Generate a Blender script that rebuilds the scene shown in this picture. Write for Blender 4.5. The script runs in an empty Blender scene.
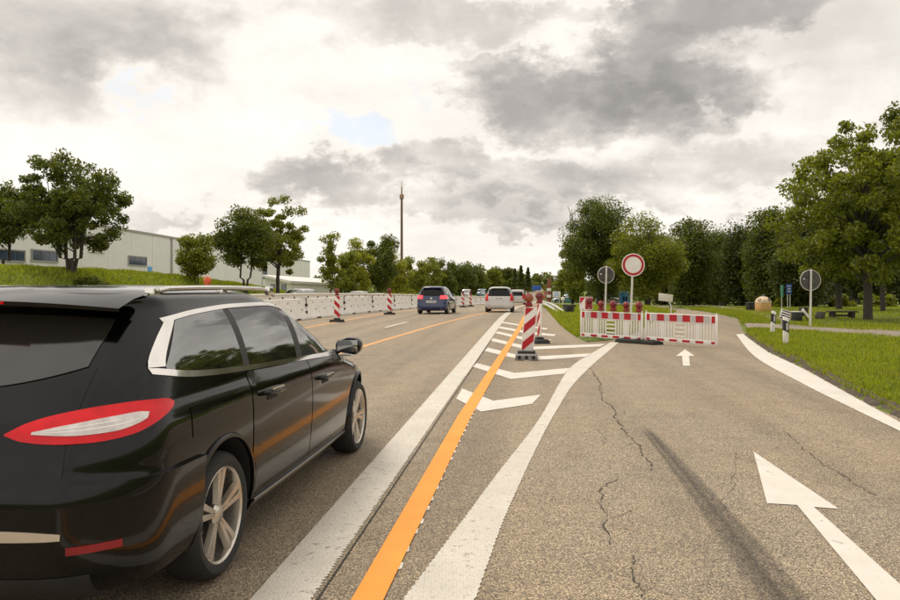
import bpy, bmesh, math, random
import numpy as np
from mathutils import Vector, Matrix

random.seed(7)
rng = np.random.default_rng(7)
R = math.radians
sc = bpy.context.scene
col = sc.collection

# ------------------------------------------------------------------ camera
F, HC, CX, HY = 725.0, 1.53, 450.0, 284.0      # focal (px of a 900 px frame), eye height, principal column, horizon row
cam_d = bpy.data.cameras.new("camera")
cam = bpy.data.objects.new("camera", cam_d)
col.objects.link(cam)
cam.location = (0, 0, HC)
cam.rotation_euler = (R(90), 0, 0)
cam_d.sensor_width = 36
cam_d.lens = 36 * F / 900
cam_d.shift_y = (HY - 300) / 900
cam_d.clip_start = 0.05
cam_d.clip_end = 6000
sc.camera = cam

# ------------------------------------------------------------------ view, world, sun
sc.view_settings.view_transform = 'Standard'
sc.view_settings.look = 'None'
sc.view_settings.gamma = 1
sc.view_settings.exposure = 0.56
SUN_EL, SUN_AZ = 60, -48        # azimuth from +Y towards +X
world = bpy.data.worlds.new("World")
sc.world = world
world.use_nodes = True
wt = world.node_tree
wt.nodes.clear()


class NB:
    """small helper for node graphs"""
    def __init__(self, t):
        self.t = t

    def n(self, kind, **kw):
        nd = self.t.nodes.new(kind)
        for k, v in kw.items():
            setattr(nd, k, v)
        return nd

    def put(self, sock, v):
        if isinstance(v, bpy.types.NodeSocket):
            self.t.links.new(v, sock)
        elif v is not None:
            sock.default_value = v

    def m(self, op, a, b=None, c=None, clamp=False):
        nd = self.n('ShaderNodeMath', operation=op, use_clamp=clamp)
        for i, v in enumerate((a, b, c)):
            self.put(nd.inputs[i], v)
        return nd.outputs[0]

    def xyz(self, x, y, z):
        nd = self.n('ShaderNodeCombineXYZ')
        for i, v in enumerate((x, y, z)):
            self.put(nd.inputs[i], v)
        return nd.outputs[0]

    def noise(self, vec, scale, detail=4, rough=.5, dist=0, out='Fac'):
        nd = self.n('ShaderNodeTexNoise')
        self.put(nd.inputs['Vector'], vec)
        nd.inputs['Scale'].default_value = scale
        nd.inputs['Detail'].default_value = detail
        nd.inputs['Roughness'].default_value = rough
        nd.inputs['Distortion'].default_value = dist
        return nd.outputs[out]

    def vor(self, vec, scale, feature='F1', out='Distance', rand=1):
        nd = self.n('ShaderNodeTexVoronoi', feature=feature)
        self.put(nd.inputs['Vector'], vec)
        nd.inputs['Scale'].default_value = scale
        nd.inputs['Randomness'].default_value = rand
        return nd.outputs[out]

    def rng(self, v, a, b, c=0, d=1, smooth=False):
        nd = self.n('ShaderNodeMapRange')
        nd.interpolation_type = 'SMOOTHSTEP' if smooth else 'LINEAR'
        for i, q in enumerate((v, a, b, c, d)):
            self.put(nd.inputs[i], q)
        return nd.outputs[0]

    def mix(self, f, a, b, mode='MIX'):
        nd = self.n('ShaderNodeMix', data_type='RGBA', blend_type=mode)
        self.put(nd.inputs[0], f)
        for s, v in ((nd.inputs[6], a), (nd.inputs[7], b)):
            if isinstance(v, tuple):
                v = (*v[:3], 1)
            self.put(s, v)
        return nd.outputs[2]

    def ramp(self, f, stops):
        nd = self.n('ShaderNodeValToRGB')
        self.put(nd.inputs[0], f)
        cr = nd.color_ramp
        while len(cr.elements) < len(stops):
            cr.elements.new(.5)
        for e, (p, c) in zip(cr.elements, stops):
            e.position = p
            e.color = (*c, 1)
        return nd.outputs[0]


def build_world():
    b = NB(wt)
    tc = b.n('ShaderNodeTexCoord').outputs['Generated']
    sep = b.n('ShaderNodeSeparateXYZ')
    wt.links.new(tc, sep.inputs[0])
    x, y, z = sep.outputs
    az = b.m('ARCTAN2', x, y)
    el = b.m('ARCSINE', z)
    zc = b.m('ADD', b.m('MAXIMUM', z, 0.0), 0.11)
    pl = b.xyz(b.m('DIVIDE', x, zc), b.m('DIVIDE', y, zc), 0.35)
    big = b.noise(pl, 0.5, 6, .55, .2)
    puff = b.noise(b.xyz(b.m('MULTIPLY', x, 1.0), y, b.m('MULTIPLY', z, 1.7)), 5.0, 9, .58, .15)
    fine = b.m('ADD', b.m('MULTIPLY', b.noise(pl, 1.5, 7, .55, .2), .30), b.m('MULTIPLY', puff, .75))
    # warp for the outlines of the separate clouds
    w1 = b.n('ShaderNodeTexNoise')
    wt.links.new(b.xyz(b.m('MULTIPLY', az, 7.0), b.m('MULTIPLY', el, 11.0), 2.0), w1.inputs['Vector'])
    w1.inputs['Scale'].default_value = 1.6
    w1.inputs['Detail'].default_value = 7
    w1.inputs['Roughness'].default_value = .62
    ws = b.n('ShaderNodeSeparateColor')
    wt.links.new(w1.outputs['Color'], ws.inputs[0])
    azw = b.m('ADD', az, b.m('MULTIPLY', b.m('SUBTRACT', ws.outputs[0],   .5), .26))
    elw = b.m('ADD', el, b.m('MULTIPLY', b.m('SUBTRACT', ws.outputs[1],   .5), .17))
    # single clouds: bearing and elevation, half sizes, weight
    clouds = [(646, 84, 72, 46, .66), (705, 86, 64, 20, .40), (548, 104, 72, 34, .60), (492, 64, 44, 14, .36),
              (712, 4, 90, 24, .58), (425, 160, 52, 22, .42), (310, 182, 62, 22, .46), (600, 8, 60, 12, .2),
              (40, 10, 150, 44, .36), (15, 86, 60, 24, .26), (420, 18, 120, 22, .26), (520, 185, 130, 20, .33),
              (700, 168, 150, 24, .32), (490, 212, 110, 14, .26), (850, 60, 130, 70, .12), (150, 210, 40, 10, .2),
              (560, 230, 90, 9, .25), (205, 60, 110, 30, .12)]
    tot = None
    for (cx, cy, sx, sy, w) in clouds:
        a0 = math.atan((cx - CX) / F)
        e0 = math.atan((HY - cy) / math.hypot(F, cx - CX))
        dx = b.m('DIVIDE', b.m('SUBTRACT', azw, a0), sx / F * 1.12)
        dy = b.m('DIVIDE', b.m('SUBTRACT', elw, e0), sy / F * 1.18)
        # flatter undersides: squeeze the lower half
        d2 = b.m('ADD', b.m('MULTIPLY', dx, dx), b.m('MULTIPLY', dy, dy))
        v = b.m('MULTIPLY', b.rng(d2, 1.45, .12, 0, 1, True), w)
        tot = v if tot is None else b.m('ADD', tot, v)
    tex = b.m('ADD', b.rng(fine, .40, .62, -.14, .36), b.rng(big, .38, .66, -.05, .30))
    raw = b.m('ADD', b.m('MULTIPLY', tot, b.rng(puff, .36, .62, .30, 1.25)), b.m('MULTIPLY', tex, .32))
    dark = b.m('SUBTRACT', 1.0, b.m('EXPONENT', b.m('MULTIPLY', b.m('MAXIMUM', raw, 0.0), -1.05)))
    c = b.ramp(dark, [(0, (.755, .715, .66)), (.13, (.665, .628, .578)), (.31, (.50, .470, .432)), (.52, (.35, .33, .31)),
                      (.85, (.205, .194, .184))])
    # thin places where a little blue shows
    gap = b.m('MULTIPLY', b.rng(big, .42, .30, 0, 1, True), b.rng(fine, .48, .34, 0, 1, True))
    for (cx, cy, sx, sy, w) in ((350, 128, 40, 11, .9), (140, 103, 22, 6, .5), (430, 96, 14, 5, .3)):
        a0 = math.atan((cx - CX) / F); e0 = math.atan((HY - cy) / math.hypot(F, cx - CX))
        dx = b.m('DIVIDE', b.m('SUBTRACT', azw, a0), sx / F); dy = b.m('DIVIDE', b.m('SUBTRACT', elw, e0), sy / F * 1.4)
        v = b.rng(b.m('ADD', b.m('MULTIPLY', dx, dx), b.m('MULTIPLY', dy, dy)), 1.6, .0, 0, w, True)
        gap = b.m('MAXIMUM', gap, v)
    cover = b.m('SUBTRACT', 1.0, b.m('MULTIPLY', gap, .42))
    sky = b.n('ShaderNodeTexSky', sky_type='NISHITA')
    sky.sun_disc = False
    sky.sun_elevation = R(SUN_EL)
    sky.sun_rotation = R(SUN_AZ)
    b1 = b.n('ShaderNodeBackground')
    wt.links.new(sky.outputs[0], b1.inputs[0])
    b1.inputs[1].default_value = .12
    b2 = b.n('ShaderNodeBackground')
    wt.links.new(c, b2.inputs[0])
    b2.inputs[1].default_value = 1.0
    mx = b.n('ShaderNodeMixShader')
    b.put(mx.inputs[0], cover)
    wt.links.new(b1.outputs[0], mx.inputs[1])
    wt.links.new(b2.outputs[0], mx.inputs[2])
    out = b.n('ShaderNodeOutputWorld')
    wt.links.new(mx.outputs[0], out.inputs[0])


build_world()
sun_d = bpy.data.lights.new("sun", 'SUN')
sun_d.energy = 1.5
sun_d.angle = R(22)
sun_d.color = (1, .93, .82)
sun = bpy.data.objects.new("sun", sun_d)
col.objects.link(sun)
sdir = Vector((math.sin(R(SUN_AZ)) * math.cos(R(SUN_EL)), math.cos(R(SUN_AZ)) * math.cos(R(SUN_EL)), math.sin(R(SUN_EL))))
sun.rotation_euler = (-sdir).to_track_quat('-Z', 'Y').to_euler()
sun.location = (0, 0, 60)


# ------------------------------------------------------------------ terrain functions
def sstep(t):
    t = np.clip(t, 0, 1)
    return t * t * (3 - 2 * t)


def gz(Y):
    """long profile of the road: level, then falling gently away"""
    return -1.6 * sstep((np.asarray(Y, float) - 26) / 104.)


def gpt(px, py):
    """ground point under a place of the photograph"""
    Y = F * HC / (py - HY)
    for _ in range(30):
        Y = .5 * Y + .5 * F * (HC - float(gz(Y))) / (py - HY)
    return ((px - CX) / F * Y, Y)


def X_at(px, Y):
    return (px - CX) / F * Y


def z_at(py, Y):
    return HC - (py - HY) / F * Y


def bar_x(Y):                      # line of the concrete barrier
    return .159 * np.asarray(Y, float) - 11.25


_rb = [(-8, 1.3), (2, 3.62)] + [(q[1], q[0]) for q in (gpt(900, 416), gpt(850, 392), gpt(805, 367), gpt(775, 354), gpt(749, 337),
                                                   gpt(743, 327), gpt(738, 318.5), gpt(706, 311.8), gpt(690, 310))]
_rb += [(75, 22.), (120, 30), (300, 62), (700, 130)]
_rb.sort()
RBY = np.array([p[0] for p in _rb]); RBX = np.array([p[1] for p in _rb])


def Rb(Y):
    return np.interp(Y, RBY, RBX)


def Lb(Y):
    return bar_x(Y) - 12.0


_il = [(q[1], q[0]) for q in (gpt(586, 342), gpt(577, 337.5), gpt(568, 331.5), gpt(560, 325), gpt(552, 316), gpt(546, 309))] + [(90, 10.9), (160, 19), (400, 52)]
_ir = [(q[1], q[0]) for q in (gpt(590, 342), gpt(612, 340.5), gpt(630, 335), gpt(645, 327), gpt(660, 318), gpt(676, 312))] + [(75, 18.5), (160, 33), (400, 72)]
_il.sort(); _ir.sort()
ILY, ILX = np.array(_il).T
IRY, IRX = np.array(_ir).T


def berm(X, Y):
    d = bar_x(Y) - X                       # metres left of the barrier
    prof = sstep((d - 11.5) / 5.5)
    top = np.interp(Y, [0, 30, 46, 54, 62, 78, 300], [2.5, 2.4, 2.25, 1.95, 1.5, 0.2, 0.2])
    back = 1 - sstep((d - 24) / 8) * .45
    return prof * back * (top - gz(Y) * (Y < 78))


def th(X, Y):
    X = np.asarray(X, float); Y = np.asarray(Y, float)
    inside = np.minimum(X - Lb(Y), Rb(Y) - X)           # >0 on the carriageway
    e = np.where(inside > .12, -.10, np.clip(.03 - inside * .25, -.0, .07))
    wob = .03 * np.sin(X * 1.3 + .4 * Y) * np.cos(Y * .9 - .5 * X) + .02 * np.sin(X * 3.1) * np.sin(Y * 2.7)
    out = np.clip(-inside / 2, 0, 1)
    return gz(Y) + e + wob * out + berm(X, Y) * (inside < 0)


# ------------------------------------------------------------------ mesh helpers
def link(o, parent=None):
    col.objects.link(o)
    if parent is not None:
        o.parent = parent
    return o


def tag(o, label=None, cat=None, group=None, kind=None):
    if label: o['label'] = label
    if cat: o['category'] = cat
    if group: o['group'] = group
    if kind: o['kind'] = kind
    return o


def thing(name, label, cat, loc=(0, 0, 0), rz=0, group=None, rx=0, ry=0):
    o = bpy.data.objects.new(name, None)
    o.empty_display_size = .3
    link(o)
    o.location = loc
    o.rotation_euler = (rx, ry, rz)
    return tag(o, label, cat, group)


def copy_tree(o, parent=None):
    c = o.copy()
    col.objects.link(c)
    if parent is not None:
        c.parent = parent
    for ch in list(o.children):
        copy_tree(ch, c)
    return c


class MB:
    def __init__(self):
        self.v, self.f, self.mi = [], [], []

    def add(self, vs, fs, mi=0, M=None):
        k = len(self.v)
        if M is not None:
            vs = [tuple(M @ Vector(p)) for p in vs]
        self.v += [tuple(p) for p in vs]
        self.f += [tuple(i + k for i in f) for f in fs]
        self.mi += [mi] * len(fs)
        return self

    def box(self, c, s, M=None, mi=0, taper=1.0):
        x, y, z = s[0] / 2, s[1] / 2, s[2] / 2
        vs = []
        for dz, t in ((-z, 1), (z, taper)):
            for dx, dy in ((-x, -y), (x, -y), (x, y), (-x, y)):
                vs.append((c[0] + dx * t, c[1] + dy * t, c[2] + dz))
        return self.add(vs, [(3, 2, 1, 0), (4, 5, 6, 7), (0, 1, 5, 4), (1, 2, 6, 5), (2, 3, 7, 6), (3, 0, 4, 7)], mi, M)

    def tube(self, pts, rad, n=8, mi=0, M=None, caps=True):
        pts = [Vector(p) for p in pts]
        if not hasattr(rad, '__len__'):
            rad = [rad] * len(pts)
        vs, fs = [], []
        up = None
        for i, p in enumerate(pts):
            d = (pts[min(i + 1, len(pts) - 1)] - pts[max(i - 1, 0)])
            d = d.normalized() if d.length > 1e-9 else Vector((0, 0, 1))
            if up is None:
                up = Vector((1, 0, 0)) if abs(d.x) < .9 else Vector((0, 1, 0))
            a = (up - d * up.dot(d))
            if a.length < 1e-6:
                a = Vector((0, 1, 0)).cross(d)
            a.normalize()
            up = a
            bb = d.cross(a)
            for k in range(n):
                t = 2 * math.pi * k / n
                vs.append(p + (a * math.cos(t) + bb * math.sin(t)) * rad[i])
        for i in range(len(pts) - 1):
            for k in range(n):
                k2 = (k + 1) % n
                fs.append((i * n + k, i * n + k2, (i + 1) * n + k2, (i + 1) * n + k))
        if caps:
            fs.append(tuple(range(n - 1, -1, -1)))
            fs.append(tuple((len(pts) - 1) * n + k for k in range(n)))
        return self.add(vs, fs, mi, M)

    def lathe(self, prof, n=24, mi=0, M=None, caps=True):
        """prof: (r, z) from bottom to top, about z"""
        vs, fs = [], []
        for r, z in prof:
            for k in range(n):
                t = 2 * math.pi * k / n
                vs.append((r * math.cos(t), r * math.sin(t), z))
        for i in range(len(prof) - 1):
            for k in range(n):
                k2 = (k + 1) % n
                fs.append((i * n + k, i * n + k2, (i + 1) * n + k2, (i + 1) * n + k))
        if caps:
            fs.append(tuple(range(n - 1, -1, -1)))
            fs.append(tuple((len(prof) - 1) * n + k for k in range(n)))
        return self.add(vs, fs, mi, M)

    def prism(self, poly, z0, z1, M=None, mi=0):
        n = len(poly)
        vs = [(p[0], p[1], z0) for p in poly] + [(p[0], p[1], z1) for p in poly]
        fs = [tuple(range(n - 1, -1, -1)), tuple(range(n, 2 * n))]
        for k in range(n):
            k2 = (k + 1) % n
            fs.append((k, k2, n + k2, n + k))
        return self.add(vs, fs, mi, M)

    def mesh(self, name, mats, smooth=None, bevel=0, bseg=2):
        me = bpy.data.meshes.new(name)
        me.from_pydata(self.v, [], self.f)
        mats = mats if isinstance(mats, (list, tuple)) else [mats]
        for m in mats:
            me.materials.append(m)
        if any(self.mi):
            me.polygons.foreach_set('material_index', self.mi)
        bm = bmesh.new()
        bm.from_mesh(me)
        bmesh.ops.recalc_face_normals(bm, faces=bm.faces)
        if bevel:
            es = [e for e in bm.edges if len(e.link_faces) == 2 and e.calc_face_angle(0) > .5]
            bmesh.ops.bevel(bm, geom=es, offset=bevel, segments=bseg, profile=.5, affect='EDGES', clamp_overlap=True)
        bm.to_mesh(me)
        bm.free()
        if smooth is not None or bevel:
            me.polygons.foreach_set('use_smooth', [True] * len(me.polygons))
            me.set_sharp_from_angle(angle=R(smooth or 40))
        me.update()
        return me

    def build(self, name, mats, parent=None, smooth=None, bevel=0, bseg=2, loc=None):
        o = bpy.data.objects.new(name, self.mesh(name, mats, smooth, bevel, bseg))
        link(o, parent)
        if loc is not None:
            o.location = loc
        return o


def mesh_np(name, V, faces, mat, smooth=False):
    """V (n,3), faces (m,k) -> mesh, quickly"""
    V = np.asarray(V, np.float32); faces = np.asarray(faces, np.int32)
    me = bpy.data.meshes.new(name)
    m, k = faces.shape
    me.vertices.add(len(V)); me.vertices.foreach_set('co', V.ravel())
    me.loops.add(m * k); me.loops.foreach_set('vertex_index', faces.ravel())
    me.polygons.add(m)
    me.polygons.foreach_set('loop_start', np.arange(m, dtype=np.int32) * k)
    me.polygons.foreach_set('loop_total', np.full(m, k, np.int32))
    if smooth:
        me.polygons.foreach_set('use_smooth', [True] * m)
    for q in (mat if isinstance(mat, (list, tuple)) else [mat]):
        me.materials.append(q)
    me.update(calc_edges=True)
    return me


def obj_np(name, V, faces, mat, parent=None, smooth=False):
    return link(bpy.data.objects.new(name, mesh_np(name, V, faces, mat, smooth)), parent)


# ------------------------------------------------------------------ materials
def new_mat(name):
    m = bpy.data.materials.new(name)
    m.use_nodes = True
    t = m.node_tree
    t.nodes.clear()
    b = NB(t)
    p = b.n('ShaderNodeBsdfPrincipled')
    o = b.n('ShaderNodeOutputMaterial')
    t.links.new(p.outputs[0], o.inputs[0])
    pos = b.n('ShaderNodeNewGeometry').outputs['Position']
    return m, b, p, pos, o


def bump(b, p, h, strength=.4, dist=.01):
    nd = b.n('ShaderNodeBump')
    nd.inputs['Strength'].default_value = strength
    nd.inputs['Distance'].default_value = dist
    b.put(nd.inputs['Height'], h)
    b.t.links.new(nd.outputs[0], p.inputs['Normal'])


def pm(name, c, rough=.5, metal=0, var=.12, scale=6, bmp=0, bscale=60, coat=0, ior=1.5, emit=None, es=1, dirt=0):
    """plain painted / plastic / metal surface with a little unevenness"""
    m, b, p, pos, o = new_mat(name)
    oc = b.n('ShaderNodeTexCoord').outputs['Object']
    n1 = b.noise(oc, scale, 5, .6)
    lo = tuple(v * (1 - var) for v in c); hi = tuple(min(1, v * (1 + var)) for v in c)
    cc = b.mix(b.rng(n1, .3, .7), lo, hi)
    if dirt:
        n2 = b.noise(oc, scale * 2.3, 7, .7, .5)
        cc = b.mix(b.m('MULTIPLY', b.rng(n2, .5, .72), dirt), cc, (.10, .085, .065))
    b.put(p.inputs['Base Color'], cc)
    b.put(p.inputs['Roughness'], b.rng(n1, .25, .75, max(.02, rough * .85), min(1, rough * 1.15)))
    p.inputs['Metallic'].default_value = metal
    p.inputs['IOR'].default_value = ior
    if coat:
        p.inputs['Coat Weight'].default_value = coat
        p.inputs['Coat Roughness'].default_value = .03
    if emit:
        p.inputs['Emission Color'].default_value = (*emit, 1)
        p.inputs['Emission Strength'].default_value = es
    if bmp:
        bump(b, p, b.noise(oc, bscale, 4, .6), bmp, .01)
    return m


def asphalt(name, base, warm, spread=1.0):
    m, b, p, pos, o = new_mat(name)
    cellc = b.n('ShaderNodeTexVoronoi')
    b.put(cellc.inputs['Vector'], pos); cellc.inputs['Scale'].default_value = 135
    g = b.n('ShaderNodeSeparateColor'); b.t.links.new(cellc.outputs['Color'], g.inputs[0])
    grain = g.outputs[0]
    cr = b.ramp(grain, [(0, tuple(v * .34 for v in base)), (.3, tuple(v * .82 for v in base)), (.75, tuple(v * 1.15 for v in base)),
                        (1, tuple(min(.8, v * 1.6) for v in warm))])
    gaps = b.rng(cellc.outputs['Distance'], .45, .75, 0, .75)
    cr = b.mix(gaps, cr, (.035, .03, .026))
    big = b.noise(pos, .35, 5, .6, .4)
    mid = b.noise(pos, 2.2, 6, .65)
    cr = b.mix(b.rng(big, .35, .65, 0, .55), cr, b.mix(1.0, cr, (1.14, 1.04, .9), 'MULTIPLY'))
    cr = b.mix(b.m('MULTIPLY', b.rng(mid, .48, .72), .5 * spread), cr, b.mix(1.0, cr, (.58, .56, .53), 'MULTIPLY'))
    # wheel tracks: faint streaks along the lanes
    sp = b.n('ShaderNodeSeparateXYZ'); b.put(sp.inputs[0], pos)
    u = b.m('SUBTRACT', sp.outputs[0], b.m('MULTIPLY', sp.outputs[1], .115))
    st = b.noise(b.xyz(b.m('MULTIPLY', u, 1.4), b.m('MULTIPLY', sp.outputs[1], .05), 0), 1.0, 4, .5)
    cr = b.mix(b.rng(st, .42, .66, 0, .6 * spread), cr, b.mix(1.0, cr, (.60, .60, .60), 'MULTIPLY'))
    b.put(p.inputs['Base Color'], cr)
    b.put(p.inputs['Roughness'], b.rng(grain, 0, 1, .62, .86))
    h = b.m('ADD', b.m('MULTIPLY', cellc.outputs['Distance'], -.8), b.m('MULTIPLY', b.noise(pos, 60, 3, .6), .5))
    bump(b, p, h, .55, .008)
    return m


def paint_marking(name, c, worn, dots=0, under=(.14, .12, .10)):
    m, b, p, pos, o = new_mat(name)
    w = b.noise(pos, 16, 9, .72, .3)
    w2 = b.noise(pos, 2.3, 4, .6)
    cc = b.mix(b.rng(w2, .3, .7), tuple(v * .88 for v in c), tuple(min(.9, v * 1.05) for v in c))
    wear = b.rng(b.m('ADD', w, b.m('MULTIPLY', b.m('SUBTRACT', w2, .5), .2)), .66 - worn * .12, .72 - worn * .08)
    h = b.m('MULTIPLY', w, .5)
    if dots:
        v = b.n('ShaderNodeTexVoronoi'); b.put(v.inputs['Vector'], pos); v.inputs['Scale'].default_value = 55
        v.inputs['Randomness'].default_value = .55
        d = b.rng(v.outputs['Distance'], .42, .62)
        cc = b.mix(b.m('MULTIPLY', d, .26), cc, tuple(q * .35 for q in c))
        h = b.m('ADD', h, b.m('MULTIPLY', v.outputs['Distance'], -1.0))
    cc = b.mix(b.m('MULTIPLY', wear, worn), cc, under)
    b.put(p.inputs['Base Color'], cc)
    p.inputs['Roughness'].default_value = .7
    bump(b, p, h, .5, .006)
    return m


def leaf_mat(name, c, var=.35, trans=.42):
    m, b, p, pos, o = new_mat(name)
    g = b.n('ShaderNodeNewGeometry')
    rnd = g.outputs['Random Per Island']
    oi = b.n('ShaderNodeObjectInfo').outputs['Random']
    lo = tuple(v * (1 - var) for v in c)
    hi = (c[0] * (1 + var * 1.4), c[1] * (1 + var * .9), c[2] * (1 + var * .3))
    cc = b.mix(rnd, lo, hi)
    cl = b.noise(pos, .55, 3, .5)
    cc = b.mix(b.rng(cl, .35, .65, 0, .6), cc, b.mix(1.0, cc, (1.25, 1.15, .8), 'MULTIPLY'))
    cc = b.mix(b.m('MULTIPLY', oi, .35), cc, b.mix(1.0, cc, (.75, .82, .8), 'MULTIPLY'))
    if name == 'grass_blade':
        dry = b.noise(pos, 1.1, 6, .7, .4)
        cc = b.mix(b.rng(dry, .52, .74, 0, .55), cc, (.30, .26, .085))
    b.put(p.inputs['Base Color'], cc)
    p.inputs['Roughness'].default_value = .55
    tr = b.n('ShaderNodeBsdfTranslucent')
    b.put(tr.inputs[0], b.mix(1.0, cc, (1.5, 1.5, .7), 'MULTIPLY'))
    mx = b.n('ShaderNodeMixShader')
    mx.inputs[0].default_value = trans
    b.t.links.new(p.outputs[0], mx.inputs[1])
    b.t.links.new(tr.outputs[0], mx.inputs[2])
    b.t.links.new(mx.outputs[0], o.inputs[0])
    return m


def grass_ground():
    m, b, p, pos, o = new_mat("grass_ground")
    n1 = b.noise(pos, .25, 6, .6)
    n2 = b.noise(pos, 7, 8, .75)
    n3 = b.noise(pos, 45, 4, .7)
    cc = b.mix(b.rng(n1, .35, .65), (.14, .195, .018), (.20, .24, .024))
    cc = b.mix(b.rng(n2, .35, .7), cc, (.095, .125, .012))
    cc = b.mix(b.rng(n3, .55, .8, 0, .5), cc, (.13, .12, .045))
    b.put(p.inputs['Base Color'], cc)
    p.inputs['Roughness'].default_value = .9
    bump(b, p, b.m('ADD', n2, n3), .9, .05)
    return m


M = {}
M['asphalt'] = asphalt('asphalt', (.355, .284, .195), (.47, .37, .25))
M['path'] = asphalt('path_asphalt', (.34, .285, .22), (.40, .33, .25), .5)
M['line'] = paint_marking('white_line_paint', (.62, .565, .485), .72, 1)
M['line_smooth'] = paint_marking('white_arrow_paint', (.64, .59, .52), .55, 0)
M['orange'] = paint_marking('orange_line_tape', (.80, .30, .035), .42, 0)
M['orange_worn'] = paint_marking('orange_worn_tape', (.66, .33, .11), .45, 0)
M['ggrass'] = grass_ground()
M['blade'] = leaf_mat('grass_blade', (.21, .275, .018), .5, .45)
M['leafA'] = leaf_mat('leaf_dark', (.092, .120, .013))
M['leafB'] = leaf_mat('leaf_mid', (.155, .19, .015))
M['leafC'] = leaf_mat('leaf_light', (.225, .26, .022))
M['leafD'] = leaf_mat('leaf_deep', (.062, .080, .011))
M['bark'] = pm('bark', (.055, .045, .034), .9, 0, .4, 5, .8, 25)
M['soil'] = pm('soil', (.075, .055, .038), .95, 0, .5, 9, .9, 40)
M['white'] = pm('white_plastic', (.80, .76, .71), .45, 0, .05, 4, 0, 60, dirt=.2)
M['red'] = pm('red_foil', (.45, .007, .014), .55, 0, .12, 8)
M['redlamp'] = pm('red_lamp_housing', (.22, .004, .006), .5, 0, .15, 12)
M['lensred'] = pm('red_lamp_lens', (.13, .004, .004), .18, 0, .2, 20, coat=.6)
M['lensamber'] = pm('amber_lamp_lens', (.26, .05, .010), .22, 0, .2, 20, coat=.5)
M['orangelamp'] = pm('orange_lamp', (.62, .11, .025), .35, 0, .12, 10, coat=.3)
M['rubber'] = pm('black_rubber', (.022, .021, .020), .8, 0, .3, 12, .4, 60, dirt=.3)
M['greybase'] = pm('grey_recycled_base', (.22, .20, .18), .75, 0, .2, 12, .3, 60, dirt=.4)
M['concrete'] = pm('pale_concrete', (.80, .765, .71), .85, 0, .07, 3, .3, 30, dirt=.3)
M['steel'] = pm('galvanised_steel', (.50, .49, .46), .38, .85, .12, 7)
M['steelwhite'] = pm('pale_steel', (.66, .63, .58), .4, .1, .08, 7, dirt=.3)
M['dark'] = pm('dark_recess', (.012, .012, .012), .8)
M['sign_back'] = pm('sign_back_grey', (.075, .070, .062), .5, .2, .12, 5)
M['wood'] = pm('dark_wood', (.045, .036, .028), .8, 0, .3, 9, .4, 30)
M['tan'] = pm('tan_container', (.62, .37, .13), .5, 0, .12, 4, dirt=.3)
M['tanlight'] = pm('pale_tan_container', (.68, .52, .34), .5, 0, .12, 4, dirt=.3)
M['blue'] = pm('blue_paint', (.035, .10, .42), .4, 0, .1, 5)
M['lblue'] = pm('light_blue_paint', (.07, .36, .78), .4, 0, .15, 5)
M['green'] = pm('green_sign', (.12, .40, .28), .4, 0, .1, 5)
M['beige'] = pm('beige_panel', (.62, .57, .48), .5, 0, .1, 5, dirt=.25)
M['black'] = pm('black_plastic', (.014, .014, .014), .5, 0, .2, 10)


# ------------------------------------------------------------------ ground, carriageway, paths
def build_ground():
    xs = np.r_[-2500, -1200, -600, -300, -180, -120, np.arange(-90, -40, 3), np.arange(-40, -14, 1.0), np.arange(-14, 3, 1.0),
               np.arange(3, 12, .25), np.arange(12, 30, .6), np.arange(30, 60, 2.5), 65, 80, 110, 160, 250, 400, 800, 1600, 3000]
    ys = np.r_[-300, -60, -20, np.arange(-8, 2, 1), np.arange(2, 30, .3), np.arange(30, 60, .7), np.arange(60, 140, 2.), 150, 170, 200, 250, 320, 420, 600, 900, 1500, 3000]
    Xg, Yg = np.meshgrid(xs, ys)
    Zg = th(Xg, Yg)
    V = np.stack([Xg, Yg, Zg], -1).reshape(-1, 3)
    nx, ny = len(xs), len(ys)
    i = np.arange(ny - 1)[:, None] * nx + np.arange(nx - 1)[None]
    i = i.ravel()
    o = obj_np('ground', V, np.stack([i, i + 1, i + nx + 1, i + nx], -1), M['ggrass'], smooth=True)
    tag(o, 'green grass ground with a low bank on the left', kind='structure')


def strip(name, rows, mat, kind='structure', label=None, smooth=False):
    """rows of equal numbers of 3-D points -> sheet"""
    n = len(rows[0])
    V = [p for r in rows for p in r]
    fs = []
    for i in range(len(rows) - 1):
        for k in range(n - 1):
            fs.append((i * n + k, i * n + k + 1, (i + 1) * n + k + 1, (i + 1) * n + k))
    o = obj_np(name, V, fs, mat, smooth=smooth)
    return tag(o, label, kind=kind)


def rows_y():
    return list(np.r_[-7, -4, np.arange(-2, 140, 1.0), 150, 170, 200, 250, 320, 420, 600])


build_ground()
strip('road', [[(float(Lb(y)) * (1 - t) + float(Rb(y)) * t, y, float(gz(y))) for t in np.linspace(0, 1, 12)] for y in rows_y()], M['asphalt'],
      label='sunlit grey brown asphalt carriageway with an exit lane')


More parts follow.
